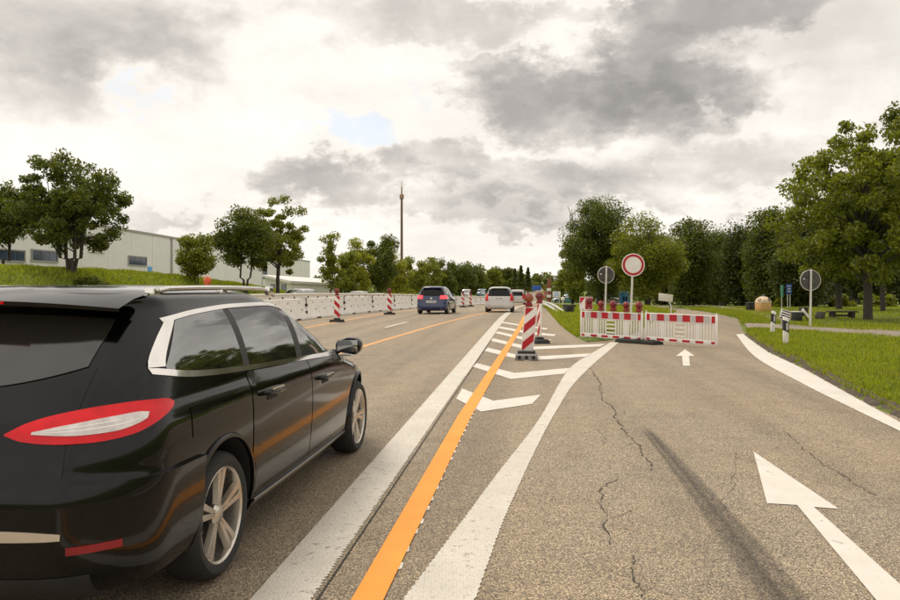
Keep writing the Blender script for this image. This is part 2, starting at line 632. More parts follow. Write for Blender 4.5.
def ribbon(name, pts, w, mat, dz=.004, saw=(0, 0), label=None, kind='structure', step=.5):
    """flat stripe of width w (number or list) along ground points, laid dz above the road"""
    P = [Vector((p[0], p[1])) for p in pts]
    W = list(w) if hasattr(w, '__len__') else [w] * len(P)
    Q, WQ = [], []
    for a, b, wa, wb in zip(P[:-1], P[1:], W[:-1], W[1:]):
        st = step
        if saw[0] or saw[1]:
            st = .018 if a.y < 12 else step
        n = max(1, int((b - a).length / st))
        for k in range(n):
            Q.append(a.lerp(b, k / n)); WQ.append(wa + (wb - wa) * k / n)
    Q.append(P[-1]); WQ.append(W[-1])
    rows = []
    for i, q in enumerate(Q):
        d = (Q[min(i + 1, len(Q) - 1)] - Q[max(i - 1, 0)]).normalized()
        nrm = Vector((d.y, -d.x))
        sl = sr = 0
        if q.y < 12:
            sl = saw[0] * (i % 2) * random.uniform(.4, 1.2); sr = saw[1] * (i % 2) * random.uniform(.4, 1.2)
        l = q - nrm * (WQ[i] / 2 - sl); r = q + nrm * (WQ[i] / 2 - sr)
        rows.append([(l.x, l.y, float(gz(l.y)) + dz), (r.x, r.y, float(gz(r.y)) + dz)])
    return strip(name, rows, mat, kind, label)


def smooth_line(pts, n=60):
    """Catmull-Rom through ground points"""
    P = [Vector((p[0], p[1])) for p in pts]
    P = [P[0] * 2 - P[1]] + P + [P[-1] * 2 - P[-2]]
    out = []
    per = max(2, n // (len(P) - 3))
    for i in range(1, len(P) - 2):
        for k in range(per):
            t = k / per
            a, b, c, d = P[i - 1], P[i], P[i + 1], P[i + 2]
            out.append(.5 * ((2 * b) + (c - a) * t + (2 * a - 5 * b + 4 * c - d) * t * t + (3 * b - a - 3 * c + d) * t ** 3))
    out.append(P[-2])
    return out


def edge_pair(left, right):
    """two pixel outlines of a stripe -> centre line and widths"""
    L = [Vector(gpt(*p)) for p in left]; Rr = [Vector(gpt(*p)) for p in right]

    def resample(P, n):
        d = [0]
        for a, b in zip(P[:-1], P[1:]):
            d.append(d[-1] + (b - a).length)
        t = np.linspace(0, d[-1], n)
        return np.stack([np.interp(t, d, [p.x for p in P]), np.interp(t, d, [p.y for p in P])], -1)
    return L, Rr


def extend(p, q, y):
    """point on the line through p, q at row Y=y"""
    t = (y - p[1]) / (q[1] - p[1])
    return (p[0] + (q[0] - p[0]) * t, y)


# broad white line of the left lane
a, b_ = (-.815, 3.52), (2.44, 33.5)
wl = [extend(a, b_, y) for y in (-4, 3.5, 8, 20, 33.5)] + [(4.95, 55), (8.7, 85), (14.6, 125), (30, 220)]
ribbon('lane_line', wl, .30, M['line'], .004, (.0, .022), 'broad white line worn at its right edge between the lane and the hatched area')
# dark seam beside the broad line
ribbon('asphalt_seam', [(p[0] + .175, p[1]) for p in [extend(a, b_, y) for y in (-2, 3.5, 8, 13, 20)]], .016, pm('seam_dark', (.03, .026, .022), .9, 0, .4, 30), .003, (.006, .006), 'dark seam in the asphalt along the broad white line')
# orange temporary line on the right
og = [gpt(352, 600), gpt(385, 600)]
o0 = ((gpt(368, 600)[0]), gpt(368, 600)[1])
o1 = gpt(464.3, 417); o2 = gpt(519.5, 328); o3 = gpt(526.5, 313)
orange_pts = [extend(o0, o1, -4), o0, o1, o2, o3, (5.6, 50), (10.5, 80)]
ribbon('orange_line', orange_pts, .155, M['orange'], .009, label='bright orange temporary line crossing the hatched area')
# middle orange line left of the near lane
m0 = gpt(355, 349); m1 = gpt(424, 328.5); m2 = gpt(482, 313.5)
ribbon('orange_line', [extend(m0, m1, 2), m0, m1, m2, (4.1, 52), (8.0, 78), (13, 108)], .16, M['orange_worn'], .005, label='orange temporary line in the middle of the carriageway')
n0 = gpt(316, 326); n1 = gpt(400, 311.5)
ribbon('orange_line', [extend(n0, n1, 6), n0, n1, (-.2, 60), (4.6, 88)], .16, M['orange_worn'], .006, label='faded orange line beside the concrete barrier')
# white flecks of an older dashed line beside the orange one
fl = MB()
for k in range(26):
    y = 3.9 + k * .24 + random.uniform(-.04, .04)
    x = np.interp(y, [o0[1], o1[1], o2[1]], [o0[0], o1[0], o2[0]]) + .082
    s = random.uniform(.01, .03)
    fl.prism([(x - .02, y), (x + s * .6, y + .02), (x + s * .7, y + .10), (x - .02, y + .13)], .0035, .0065)
tag(fl.build('line_flecks', M['line_smooth']), 'white flecks of an older line beside the orange line', kind='stuff')
# white dashes
d0 = gpt(385, 327.5); d1 = gpt(407.5, 322)
dv = Vector(d1) - Vector(d0)
for k in (0, 1, 2, -1):
    off = dv.normalized() * 12 * k
    ribbon('lane_dash', [Vector(d0) + off, Vector(d1) + off], .13, M['line_smooth'], .004, label='white lane dash on the left lanes')
# curved exit line
el_l = [(402.5, 600), (455, 530), (500, 470), (540, 417.5), (569, 369), (591, 353.8), (611, 342)]
el_r = [(476, 600), (508, 512), (541, 440), (558, 409), (573, 385.5), (591, 366.7), (609, 351), (619, 342.5)]
LL = smooth_line([extend(gpt(402.5, 600), gpt(455, 530), 1.0)] + [gpt(*p) for p in el_l], 200)
RR = smooth_line([extend(gpt(476, 600), gpt(508, 512), 1.0)] + [gpt(*p) for p in el_r], 200)


def resample(P, n):
    d = [0]
    for a, b in zip(P[:-1], P[1:]):
        d.append(d[-1] + (Vector(b) - Vector(a)).length)
    t = np.linspace(0, d[-1], n)
    return np.stack([np.interp(t, d, [p[0] for p in P]), np.interp(t, d, [p[1] for p in P])], -1)


def between(name, L, Rr, n, mat, dz, saw=0, label=None):
    a, b = resample(L, n), resample(Rr, n)
    rows = []
    for i, (p, q) in enumerate(zip(a, b)):
        s = saw * (i % 2) * random.uniform(.3, 1.2)
        d = (q - p) / np.hypot(*(q - p))
        p = p + d * s; q = q - d * s
        m = (p + q) / 2
        rows.append([(x, y, float(gz(y)) + dz) for x, y in (p, m, q)])
    return strip(name, rows, mat, 'structure', label)


between('exit_line', LL, RR, 620, M['line'], .005, .010, 'broad white curved line marking the exit lane')
# right edge line
re_o = [(736, 334.5), (754, 356), (800, 382.5), (850, 407.5), (900, 431.5)]
re_i = [(743, 334), (765, 350), (805, 370), (850, 395), (900, 422.5)]
LL = smooth_line([gpt(*p) for p in re_o] + [extend(gpt(900, 431.5), gpt(850, 407.5), 1.0)], 120)
RR = smooth_line([gpt(*p) for p in re_i] + [extend(gpt(900, 422.5), gpt(850, 395), 1.0)], 120)
between('edge_line', LL, RR, 260, M['line_smooth'], .005, .004, 'white edge line along the right verge')


def flat_poly(name, px, mat, dz, label):
    P = [gpt(*p) for p in px]
    me = bpy.data.meshes.new(name)
    me.from_pydata([(x, y, float(gz(y)) + dz) for x, y in P], [], [tuple(range(len(P)))])
    bm = bmesh.new(); bm.from_mesh(me)
    for f in bm.faces:
        if f.normal.z < 0: f.normal_flip()
    bm.to_mesh(me); bm.free()
    me.materials.append(mat)
    return tag(link(bpy.data.objects.new(name, me)), label, kind='structure')


chev = [[(462.2, 388.9), (493.3, 401.1), (541, 395), (532, 404.4), (481, 412), (456, 399)],
        [(476.7, 363.3), (514.4, 373.3), (570, 368.2), (564.4, 374), (510.7, 379.3), (472.9, 367)],
        [(487.8, 347.8), (526, 357.2), (591, 353.6), (585.5, 356.9), (526, 361.2), (484.4, 351.2)],
        [(493, 338.4), (529, 346.9), (605.5, 344), (600, 346.7), (527, 350), (491, 341)],
        [(497.8, 331.5), (532, 339.2), (552, 339.8), (545, 342), (530, 341.8), (495.6, 333.3)],
        [(500.2, 326.6), (532, 332.2), (556, 334.6), (554, 336.4), (530, 334.2), (498.4, 328.3)],
        [(502.2, 321.8), (530, 326.2), (548, 328.4), (546, 329.6), (529, 327.6), (501, 322.9)]]
nm = ['nearest', 'second', 'third', 'fourth', 'fifth', 'sixth', 'farthest']
for c, w in zip(chev, nm):
    flat_poly('chevron_marking', c, M['line_smooth'], .0055, w + ' white chevron of the hatched area')
st_r = gpt(900, 585); st_l = gpt(875.5, 600); tip = gpt(753.4, 452)
P = [gpt(753.4, 452), gpt(838.8, 509.6), gpt(813.9, 507.7), extend(gpt(813.9, 507.7), gpt(900, 585), 2.0), extend(gpt(797.2, 505.8), gpt(875.5, 600), 2.0), gpt(797.2, 505.8), gpt(767, 504)]
me = bpy.data.meshes.new('arrow_marking')
me.from_pydata([(x, y, .005) for x, y in reversed(P)], [], [tuple(range(len(P)))])
me.materials.append(M['line_smooth'])
tag(link(bpy.data.objects.new('arrow_marking', me)), 'large white arrow painted on the exit lane in the foreground', kind='structure')
flat_poly('arrow_marking', [(685, 349.5), (694.5, 356.2), (689, 356.2), (690, 366), (683, 366), (682, 356.2), (676, 356.2)], M['line_smooth'], .005, 'small white arrow painted before the barrier fence')

# cracks in the exit lane, each a jagged sealed line
crack_m = pm('crack_dark', (.04, .033, .026), .9, 0, .3, 20)


def crack(px, w, label, jag=.02, branch=0):
    P = smooth_line([gpt(*p) for p in px], 40)
    v, f = [], []

    def run(P, w):
        Q = []
        for a, b in zip(P[:-1], P[1:]):
            n = max(1, int((b - a).length / .035))
            Q += [a.lerp(b, k / n) for k in range(n)]
        dx = 0
        k0 = len(v)
        for i, q in enumerate(Q):
            dx = dx * .8 + random.gauss(0, jag * .5)
            ww = w * random.uniform(.1, .85) * (1 if random.random() > .12 else .1)
            dd = dx + random.gauss(0, .004)
            v.extend([(q.x + dd - ww / 2, q.y, float(gz(q.y)) + .0035), (q.x + dd + ww / 2, q.y, float(gz(q.y)) + .0035)])
        for i in range(len(Q) - 1):
            f.append((k0 + 2 * i, k0 + 2 * i + 1, k0 + 2 * i + 3, k0 + 2 * i + 2))
    run(P, w)
    for k in range(branch):
        p = P[random.randrange(3, len(P) - 3)]
        d = Vector((random.choice((-1, 1)) * random.uniform(.10, .32), random.uniform(-.2, .25)))
        run([p, p + d * .5 + Vector((0, random.uniform(-.05, .05))), p + d], w * .5)
    o = obj_np('crack', v, f, crack_m)
    return tag(o, label, kind='structure')


crack([(589, 368), (598, 380), (603, 396), (607, 404), (614, 412), (622, 428), (634, 443), (643, 455), (655, 472)], .022, 'long dark crack wandering down the exit lane', branch=12)
crack([(619, 478), (602, 490), (598, 508), (606, 520), (608, 548)], .017, 'short forked crack in the exit lane asphalt', branch=9)
crack([(630, 556), (636, 580), (640, 600), (646, 640)], .014, 'dark crack at the lower edge of the exit lane', branch=5)
crack([(784, 431), (800, 445), (826, 466), (852, 482), (872, 494), (898, 502)], .014, 'fine crack right of the long skid mark', branch=3)
crack([(735, 452), (734, 470), (728, 496), (722, 512)], .006, 'hairline crack beside the long skid mark', branch=2)
crack([(788, 391.5), (796, 393), (806, 394)], .02, 'short dark scar near the right edge line', .004)
crack([(594, 426), (604, 436), (606, 446)], .007, 'hairline crack beside the long crack', branch=1)

# dark tyre skid
sk, b, p, pos, o = new_mat('skid_rubber')
at = b.n('ShaderNodeAttribute'); at.attribute_name = 'fade'
p.inputs['Base Color'].default_value = (.035, .032, .029, 1)
p.inputs['Roughness'].default_value = .75
tr = b.n('ShaderNodeBsdfTransparent')
mx = b.n('ShaderNodeMixShader')
fac = b.m('MULTIPLY', at.outputs['Fac'], b.rng(b.noise(pos, 110, 3, .7), .36, .6, .15, .95))
b.put(mx.inputs[0], b.m('MULTIPLY', fac, .74))
sk.node_tree.links.new(tr.outputs[0], mx.inputs[1]); sk.node_tree.links.new(p.outputs[0], mx.inputs[2])
sk.node_tree.links.new(mx.outputs[0], o.inputs[0])
A = Vector(gpt(644, 427)); B = Vector(gpt(775, 600)); B = A + (B - A) * 1.35
v, f, fa = [], [], []
for i in range(40):
    t = i / 39
    c = A.lerp(B, t) + Vector((.05 * math.sin(t * 3), 0))
    for k in range(7):
        s = (k - 3) / 3
        v.append((c.x + s * (.06 + .115 * t), c.y, .0045))
        fa.append(min(1, t * 14) * (1 - abs(s) ** 4) * (1 if t < .6 else 1 - (t - .6) * 1.2) * (.8 + .4 * math.sin(k * 2.3 + t * 2)))
for i in range(39):
    for k in range(6):
        f.append((i * 7 + k, i * 7 + k + 1, (i + 1) * 7 + k + 1, (i + 1) * 7 + k))
so = obj_np('skid_mark', v, f, sk)
so.data.attributes.new('fade', 'FLOAT', 'POINT').data.foreach_set('value', np.clip(fa, 0, 1).astype(np.float32))
tag(so, 'dark tyre skid mark down the exit lane', kind='structure')

# soil edge between asphalt and right verge
rows = []
for y in np.arange(0, 22.2, .12):
    r = float(Rb(y)) + random.gauss(0, .02)
    rows.append([(r - .06 + random.gauss(0, .015), y, .003 + float(gz(y))), (r + .03, y, .065 + random.uniform(0, .02)), (r + .06, y, .085 + random.uniform(0, .03)), (r + .10 + random.uniform(0, .05), y, .065)])
strip('soil_edge', rows, M['soil'], label='dark soil strip along the right edge of the asphalt')


# path crossing on the right and a second thin path beyond
def path(name, px, w, label):
    P = smooth_line([gpt(*p) for p in px], 60)
    rows = []
    for i, q in enumerate(P):
        d = (P[min(i + 1, len(P) - 1)] - P[max(i - 1, 0)]).normalized()
        n = Vector((d.y, -d.x))
        rows.append([(s.x, s.y, max(float(th(s.x, s.y)), float(gz(s.y)) + .01) + .03) for s in (q - n * w / 2, q - n * w / 4, q, q + n * w / 4, q + n * w / 2)])
    strip(name, rows, M['path'], label=label)


path('footpath', [(746, 328), (770, 328.5), (800, 330.2), (840, 333), (900, 337), (1000, 344)], 2.7, 'pale asphalt footpath crossing the grass on the right')
path('footpath', [(690, 306.2), (720, 308.2), (745, 312), (768, 317.5), (790, 323)], .9, 'narrow pale path curving beyond the exit road')

# grass island between the carriageway and the exit road
def island_rows():
    ys = np.r_[ILY[0] if ILY[0] > IRY[0] else IRY[0], np.arange(19.8, 60, .3), np.arange(60, 150, 3), 200, 300, 400]
    y0 = max(ILY[0], IRY[0])
    rows = []
    for y in sorted(set(float(q) for q in ys if q >= y0)):
        l, r = float(np.interp(y, ILY, ILX)), float(np.interp(y, IRY, IRX))
        if r - l < .05: r = l + .05
        rr = []
        for t in (0, .03, .1, .25, .5, .75, .9, .97, 1):
            x = l + (r - l) * t
            h = .02 + .13 * min(1, min(t, 1 - t) * (r - l) / .5) + .012 * math.sin(x * 2.9 + y * 1.7)
            rr.append((x, y, float(gz(y)) + h * (1 if 0 < t < 1 else -.2)))
        rows.append(rr)
    return rows


strip('grass_verge', island_rows(), M['ggrass'], label='grass island between the carriageway and the exit lane', smooth=True)


def island_z(x, y):
    l, r = np.interp(y, ILY, ILX), np.interp(y, IRY, IRX)
    dd = np.minimum(x - l, r - x)
    return gz(y) + .02 + .13 * np.clip(dd / .5, 0, 1)


def blades(name, X, Y, Z, hmin, hmax, w, label, lean=.5):
    n = len(X)
    h = rng.uniform(hmin, hmax, n) * (.6 + .8 * (np.sin(X * 1.7 + .6 * Y) * np.sin(Y * 1.3) * .5 + .5))
    a = rng.uniform(0, 2 * np.pi, n)
    l = rng.normal(0, lean, (n, 2)) * h[:, None] * .6
    ww = w * rng.uniform(.6, 1.3, n)
    dx, dy = np.cos(a) * ww, np.sin(a) * ww
    V = np.empty((n, 5, 3), np.float32)
    V[:, 0] = np.stack([X - dx, Y - dy, Z - .02], -1)
    V[:, 1] = np.stack([X + dx, Y + dy, Z - .02], -1)
    V[:, 2] = np.stack([X + dx * .7 + l[:, 0] * .4, Y + dy * .7 + l[:, 1] * .4, Z + h * .6], -1)
    V[:, 3] = np.stack([X - dx * .7 + l[:, 0] * .4, Y - dy * .7 + l[:, 1] * .4, Z + h * .6], -1)
    V[:, 4] = np.stack([X + l[:, 0], Y + l[:, 1], Z + h], -1)
    k = np.arange(n)[:, None] * 5
    # quad, and the tip as a second quad with a doubled corner is avoided: use triangles
    T = np.concatenate([k + np.array([[0, 1, 2]]), k + np.array([[0, 2, 3]]), k + np.array([[3, 2, 4]])])
    o = obj_np(name, V.reshape(-1, 3), T, M['blade'])
    tag(o, label, kind='stuff')


def path_clear(X, Y):
    yy = np.interp(X, [gpt(*p)[0] for p in ((738, 327.5), (770, 328.5), (800, 330.2), (840, 333), (900, 337), (1000, 344))],
                   [gpt(*p)[1] for p in ((738, 327.5), (770, 328.5), (800, 330.2), (840, 333), (900, 337), (1000, 344))])
    return (Y - yy > 1.5) | (Y - yy < -2.5)


n = 26000
Y = 21.5 + rng.random(n) * 26; X = Rb(Y) + .0 + rng.random(n) ** 1.4 * 3.0
k = path_clear(X, Y)
X, Y = X[k], Y[k]
blades('grass', X, Y, th(X, Y), .03, .09, .012, 'grass fringe along the outer edge of the exit road')
# near right verge
n = 190000
Y = 6.5 + (rng.random(n) ** 1.25) * 19; X = Rb(Y) + .0 + rng.random(n) ** 1.25 * 13
k = (X / Y < .70) & path_clear(X, Y)
X, Y = X[k], Y[k]
blades('grass', X, Y, th(X, Y), .035, .11, .007, 'short green grass of the right verge')
n = 60000
Y = 24 + rng.random(n) * 34; X = Rb(Y) + .1 + rng.random(n) * 26
k = (X / Y < .72) & path_clear(X, Y)
X, Y = X[k], Y[k]
blades('grass', X, Y, th(X, Y), .02, .07, .018, 'grass around the picnic benches beyond the path')
n = 60000
Y = 19.6 + rng.random(n) ** 1.5 * 40; t = rng.random(n)
l, r = np.interp(Y, ILY, ILX), np.interp(Y, IRY, IRX)
X = l + (r - l) * t
k = Y > 20.7
X, Y = X[k], Y[k]
blades('grass', X, Y, island_z(X, Y), .05, .14, .014, 'longer grass on the island behind the barrier fence')
n = 60000
Y = 32 + rng.random(n) * 38; X = bar_x(Y) - 12.3 - rng.random(n) * 9
blades('grass', X, Y, th(X, Y), .06, .20, .025, 'rough grass on the left bank')


# ------------------------------------------------------------------ trees
def tree_skeleton(r, H, trunk_h, rx, zc, rz, ncl, stems, tr):
    """limb tubes and clump centres of a crown"""
    mb = MB()
    clumps = []
    ph = r.uniform(0, 6.28, 6)
    tries = 0
    while len(clumps) < ncl and tries < ncl * 40:
        tries += 1
        d = r.normal(size=3); d /= np.linalg.norm(d)
        rad = r.random() ** .38
        az = math.atan2(d[1], d[0])
        lob = 1 + .16 * math.sin(3 * az + ph[0] + 2 * d[2]) + .12 * math.sin(5 * az + ph[1] - 3 * d[2]) + .12 * math.sin(4 * d[2] * 2 + ph[2])
        k = .62 + .38 * r.random()
        q = np.array([d[0] * rx, d[1] * rx, d[2] * rz * (1 if d[2] > 0 else .85)]) * min(1.0, rad * lob) * (.92 + .08 * k)
        clumps.append(q + np.array([0, 0, zc]))
    forks = []
    for s in range(stems):
        a = s * 6.28 / max(1, stems) + r.uniform(0, 1)
        sp = 0 if stems == 1 else rx * .16
        b0 = Vector((math.cos(a) * tr * .6 * (stems > 1), math.sin(a) * tr * .6 * (stems > 1), -.25))
        p1 = b0 + Vector((math.cos(a) * sp * .4 + r.normal() * .05, math.sin(a) * sp * .4 + r.normal() * .05, trunk_h * .6 + .25))
        p2 = b0 + Vector((math.cos(a) * sp + r.normal() * .08, math.sin(a) * sp + r.normal() * .08, trunk_h + .25))
        top = Vector((math.cos(a) * sp * 2.2 + r.normal() * rx * .08, math.sin(a) * sp * 2.2 + r.normal() * rx * .08, zc + rz * .55))
        t0 = tr * (1 if stems == 1 else .62)
        mb.tube([b0, b0.lerp(p1, .25), p1, p2, p2.lerp(top, .5) + Vector((r.normal() * .1, r.normal() * .1, 0)), top], [t0 * 1.5, t0 * 1.08, t0, t0 * .85, t0 * .5, t0 * .12], 8)
        forks.append((p2, top, t0))
    for i, c in enumerate(clumps):
        if i % 3: continue
        p2, top, t0 = forks[i % stems]
        f = min(.9, max(0.02, (c[2] - p2.z) / max(.1, top.z - p2.z) * .55))
        st = p2.lerp(top, f)
        cv = Vector(c)
        mid = st.lerp(cv, .5) + Vector((r.normal() * .15, r.normal() * .15, .12 * (cv - st).length))
        rr = t0 * .36 * (1 - f * .6)
        mb.tube([st, mid, cv], [rr, rr * .55, rr * .12], 5)
    return mb, clumps


def leaf_cloud(r, clumps, crad, nleaf, size):
    C = np.array(clumps)
    idx = r.integers(0, len(C), nleaf)
    rad = crad * r.uniform(.6, 1.3, len(C))
    d = r.normal(size=(nleaf, 3)); d /= np.linalg.norm(d, axis=1)[:, None]
    rr = r.random(nleaf) ** .5
    P = C[idx] + d * (rad[idx] * rr)[:, None] * np.array([1, 1, .72])
    nrm = r.normal(size=(nleaf, 3)) * .8 + d * .4 + np.array([0, 0, .7])
    nrm /= np.linalg.norm(nrm, axis=1)[:, None]
    t = np.cross(nrm, r.normal(size=(nleaf, 3))); t /= np.linalg.norm(t, axis=1)[:, None]
    bt = np.cross(nrm, t)
    s = size * r.uniform(.6, 1.35, nleaf)[:, None]
    V = np.empty((nleaf, 4, 3), np.float32)
    V[:, 0] = P - t * s; V[:, 1] = P + bt * s * .55 - nrm * s * .12
    V[:, 2] = P + t * s; V[:, 3] = P - bt * s * .55 - nrm * s * .12
    return V.reshape(-1, 3), np.arange(nleaf * 4).reshape(-1, 4)


def make_tree(name, label, cat, loc, H, rx, trunk_h, leaf, nleaf=5000, ncl=60, lsize=0.087, crad=None, stems=1, tr=None, seed=1, group=None, low=None):
    r = np.random.default_rng(seed)
    low = trunk_h * .75 if low is None else low
    zc = (H + low) / 2; rz = (H - low) / 2
    crad = crad or min(rx, rz) * .30
    zc2 = zc; rz2 = max(.2, rz - crad * .7)
    tr = tr or H * .022
    mb, cl = tree_skeleton(r, H, trunk_h, max(.2, rx - crad * .8), zc2, rz2, ncl, stems, tr)
    V, Fq = leaf_cloud(r, cl, crad, nleaf, lsize)
    # stretch to the measured height and spread
    hi, lo_ = np.percentile(V[:, 2], [99.9, .4])
    kz = (H - low) / (hi - lo_)
    kx = rx / np.percentile(np.abs(V[:, 0]), 99.7)
    V[:, 2] = low + (V[:, 2] - lo_) * kz
    V[:, :2] *= kx
    for i, p in enumerate(mb.v):
        z = p[2]
        f = min(1, max(0, (z - trunk_h * .7) / max(.2, trunk_h * .6)))
        z2 = low + (z - lo_) * kz
        mb.v[i] = (p[0] * (1 + (kx - 1) * f), p[1] * (1 + (kx - 1) * f), z * (1 - f) + z2 * f)
    t = thing(name, label, cat, loc, group=group)
    mb.build('trunk', M['bark'], t, smooth=60)
    obj_np('crown', V, Fq, M[leaf], t)
    return t


def tree_px(name, label, cat, px, Y, top, half, leaf, base=None, **kw):
    """tree standing at distance Y under column px, its top at row top, crown half as many pixels wide"""
    x = X_at(px, Y)
    zb = float(th(x, Y)) if base is None else base
    H = z_at(top, Y) - zb
    return make_tree(name, label, cat, (x, Y, zb - .02), H, half / F * Y, kw.pop('trunk', .22) * H, leaf, **kw)


BL = 'trees along the left bank'
tree_px('broadleaf_tree', 'big dark round tree with several stems on the left grass bank', 'tree', 71, 40, 152, 54, 'leafA', nleaf=28749, ncl=170, lsize=0.077, stems=4, tr=.17, seed=103, trunk=.2, low=1.35, crad=.46, group=BL)
tree_px('broadleaf_tree', 'dark tree at the left picture edge behind the bank', 'tree', 0, 43, 182, 38, 'leafA', nleaf=17250, ncl=70, lsize=0.081, stems=3, tr=.13, seed=4, trunk=.22, low=1.6, crad=.6, group=BL)
tree_px('small_tree', 'small light green round tree before the white hall', 'tree', 196, 52, 233, 19, 'leafB', nleaf=8740, ncl=45, lsize=0.081, stems=2, tr=.08, seed=5, trunk=.2, low=.5, crad=.5, group=BL)
tree_px('broadleaf_tree', 'dense dark green tree left of the thin taller one', 'tree', 245, 58, 207, 31, 'leafA', nleaf=18400, ncl=70, lsize=0.093, stems=2, tr=.14, seed=6, trunk=.26, low=2.2, crad=.75, group=BL)
tree_px('broadleaf_tree', 'tall loose tree with sky showing through beside the low white roof', 'tree', 278, 62, 196, 31, 'leafB', nleaf=11959, ncl=75, lsize=0.099, stems=1, tr=.16, seed=7, trunk=.3, low=2.4, crad=.42, group=BL)
tree_px('slender_tree', 'slender thin crowned tree behind the oncoming cars', 'tree', 331, 72, 232, 13, 'leafB', nleaf=4370, ncl=32, lsize=0.093, stems=1, tr=.08, seed=8, trunk=.3, low=1.6, crad=.5, group=BL)
tree_px('broadleaf_tree', 'low bushy tree right of the slender tree', 'tree', 344, 78, 252, 17, 'leafB', nleaf=8280, ncl=30, lsize=0.105, seed=9, trunk=.15, low=.6, group=BL)
tree_px('broadleaf_tree', 'bright green tree in the group left of the mast', 'tree', 357, 86, 238, 19, 'leafC', nleaf=11959, ncl=45, lsize=0.105, seed=10, trunk=.2, low=1.1, group=BL)
tree_px('broadleaf_tree', 'dark pointed tree in the group left of the mast', 'tree', 377, 94, 235, 21, 'leafA', nleaf=14949, ncl=50, lsize=0.112, seed=11, trunk=.2, low=.9, group=BL)
tree_px('broadleaf_tree', 'light green tree at the foot of the mast', 'tree', 396, 105, 250, 18, 'leafC', nleaf=10580, ncl=40, lsize=0.112, seed=12, trunk=.2, low=.6, group=BL)
tree_px('broadleaf_tree', 'lower tree right of the mast', 'tree', 412, 118, 257, 15, 'leafB', nleaf=9200, ncl=32, lsize=0.124, seed=13, trunk=.2, low=.5, group=BL)
for i, (px, Y, top, hw, lf) in enumerate([(428, 136, 257, 17, 'leafB'), (444, 150, 258, 17, 'leafA'), (460, 172, 262, 17, 'leafA'), (474, 198, 262, 14, 'leafA'),
                                          (488, 232, 266, 15, 'leafB'), (501, 278, 267, 13, 'leafA'), (514, 345, 270, 14, 'leafB')]):
    tree_px('broadleaf_tree', 'distant tree %s along the road' % ['left of the blue hatchback roof', 'behind the blue hatchback', 'right of the blue hatchback',
            'above the far white lorry', 'left above the small white hatchback', 'above the small white hatchback', 'left above the white van'][i], 'tree',
            px, Y, top, hw, lf, nleaf=7819, ncl=50, lsize=.00115 * Y, seed=20 + i, trunk=.12, low=.0, group='distant trees along the road')


def conifer(px, Y, top, half, label, seed):
    r = np.random.default_rng(seed)
    x = X_at(px, Y); zb = float(th(x, Y)); H = z_at(top, Y) - zb; rx = half / F * Y
    t = thing('conifer_tree', label, 'tree', (x, Y, zb), group='distant conifers')
    MB().tube([(0, 0, -.2), (0, 0, H * .97)], [.22, .03], 7).build('trunk', M['bark'], t)
    n = 2200
    f = r.random(n) ** .75
    a = r.uniform(0, 6.28, n)
    rad = rx * (1 - f) * (.35 + .65 * r.random(n) ** .5) * (.75 + .25 * np.sin(f * 40))
    P = np.stack([np.cos(a) * rad, np.sin(a) * rad, H * (.06 + .94 * f)], -1)
    V, Fq = leaf_cloud(r, P, .35, n, .28)
    obj_np('crown', V, Fq, M['leafD'], t)


conifer(521, 235, 266, 8, 'distant dark conifer above the white van', 41)
conifer(528, 240, 268, 7, 'distant dark conifer right of the white van', 42)
conifer(515, 245, 269, 6.5, 'distant dark conifer left above the white van', 43)

RT = 'trees beside the exit road'
tree_px('broadleaf_tree', 'large dark tree behind the round sign back on the grass island', 'tree', 600, 62, 197, 37, 'leafA', nleaf=46918, ncl=110, lsize=0.078, tr=.28, seed=51, trunk=.2, low=.9, crad=.95, group=RT)
tree_px('broadleaf_tree', 'lighter spreading tree behind the red ringed sign', 'tree', 647, 57, 214, 37, 'leafB', nleaf=37145, ncl=85, lsize=0.073, tr=.24, seed=52, trunk=.2, low=1.0, crad=.9, group=RT)
tree_px('broadleaf_tree', 'small leaning tree left of the large dark tree', 'tree', 572, 78, 248, 16, 'leafB', nleaf=8280, ncl=40, lsize=0.112, seed=53, trunk=.2, low=.6, group=RT)
for i, (px, Y, top, hw, lf, lab) in enumerate([(690, 70, 219, 26, 'leafA', 'dark tree right of the lighter spreading tree'),
                                             (716, 74, 228, 22, 'leafA', 'dark tree above the right end of the barrier fence'),
                                             (742, 66, 224, 24, 'leafD', 'very dark tree left above the orange container'),
                                             (772, 62, 207, 30, 'leafA', 'tall dark tree behind the blue sign'),
                                             (800, 56, 222, 30, 'leafD', 'dark tree behind the right round sign back'),
                                             (664, 78, 234, 18, 'leafD', 'dark tree in the gap behind the pale tilted board')]):
    tree_px('broadleaf_tree', lab, 'tree', px, Y, top, hw, lf, nleaf=41858, ncl=170, lsize=0.090, tr=.22, seed=60 + i, trunk=.14, low=.2, crad=1.0, group=RT)
tree_px('maple_tree', 'tall maple with a thick dark trunk beside the picnic bench', 'tree', 868, 29.5, 122, 86, 'leafB', nleaf=40000, ncl=210, lsize=0.068, tr=.165, seed=71, trunk=.27, low=1.75, crad=.40, group=RT)
tree_px('broadleaf_tree', 'dark tree with loose top cut by the right picture edge', 'tree', 926, 33, 103, 60, 'leafA', nleaf=32199, ncl=130, lsize=0.074, tr=.17, seed=72, trunk=.25, low=2.0, crad=.6, group=RT)
tree_px('broadleaf_tree', 'shaded tree with a slim trunk behind the picnic bench', 'tree', 839, 46, 196, 40, 'leafD', nleaf=20700, ncl=80, lsize=0.093, tr=.19, seed=73, trunk=.34, low=1.9, crad=.8, group=RT)
tree_px('broadleaf_tree', 'shaded tree with a slim trunk right of the maple', 'tree', 883, 41, 190, 40, 'leafD', nleaf=20700, ncl=80, lsize=0.087, tr=.13, seed=74, trunk=.36, low=2.0, crad=.75, group=RT)


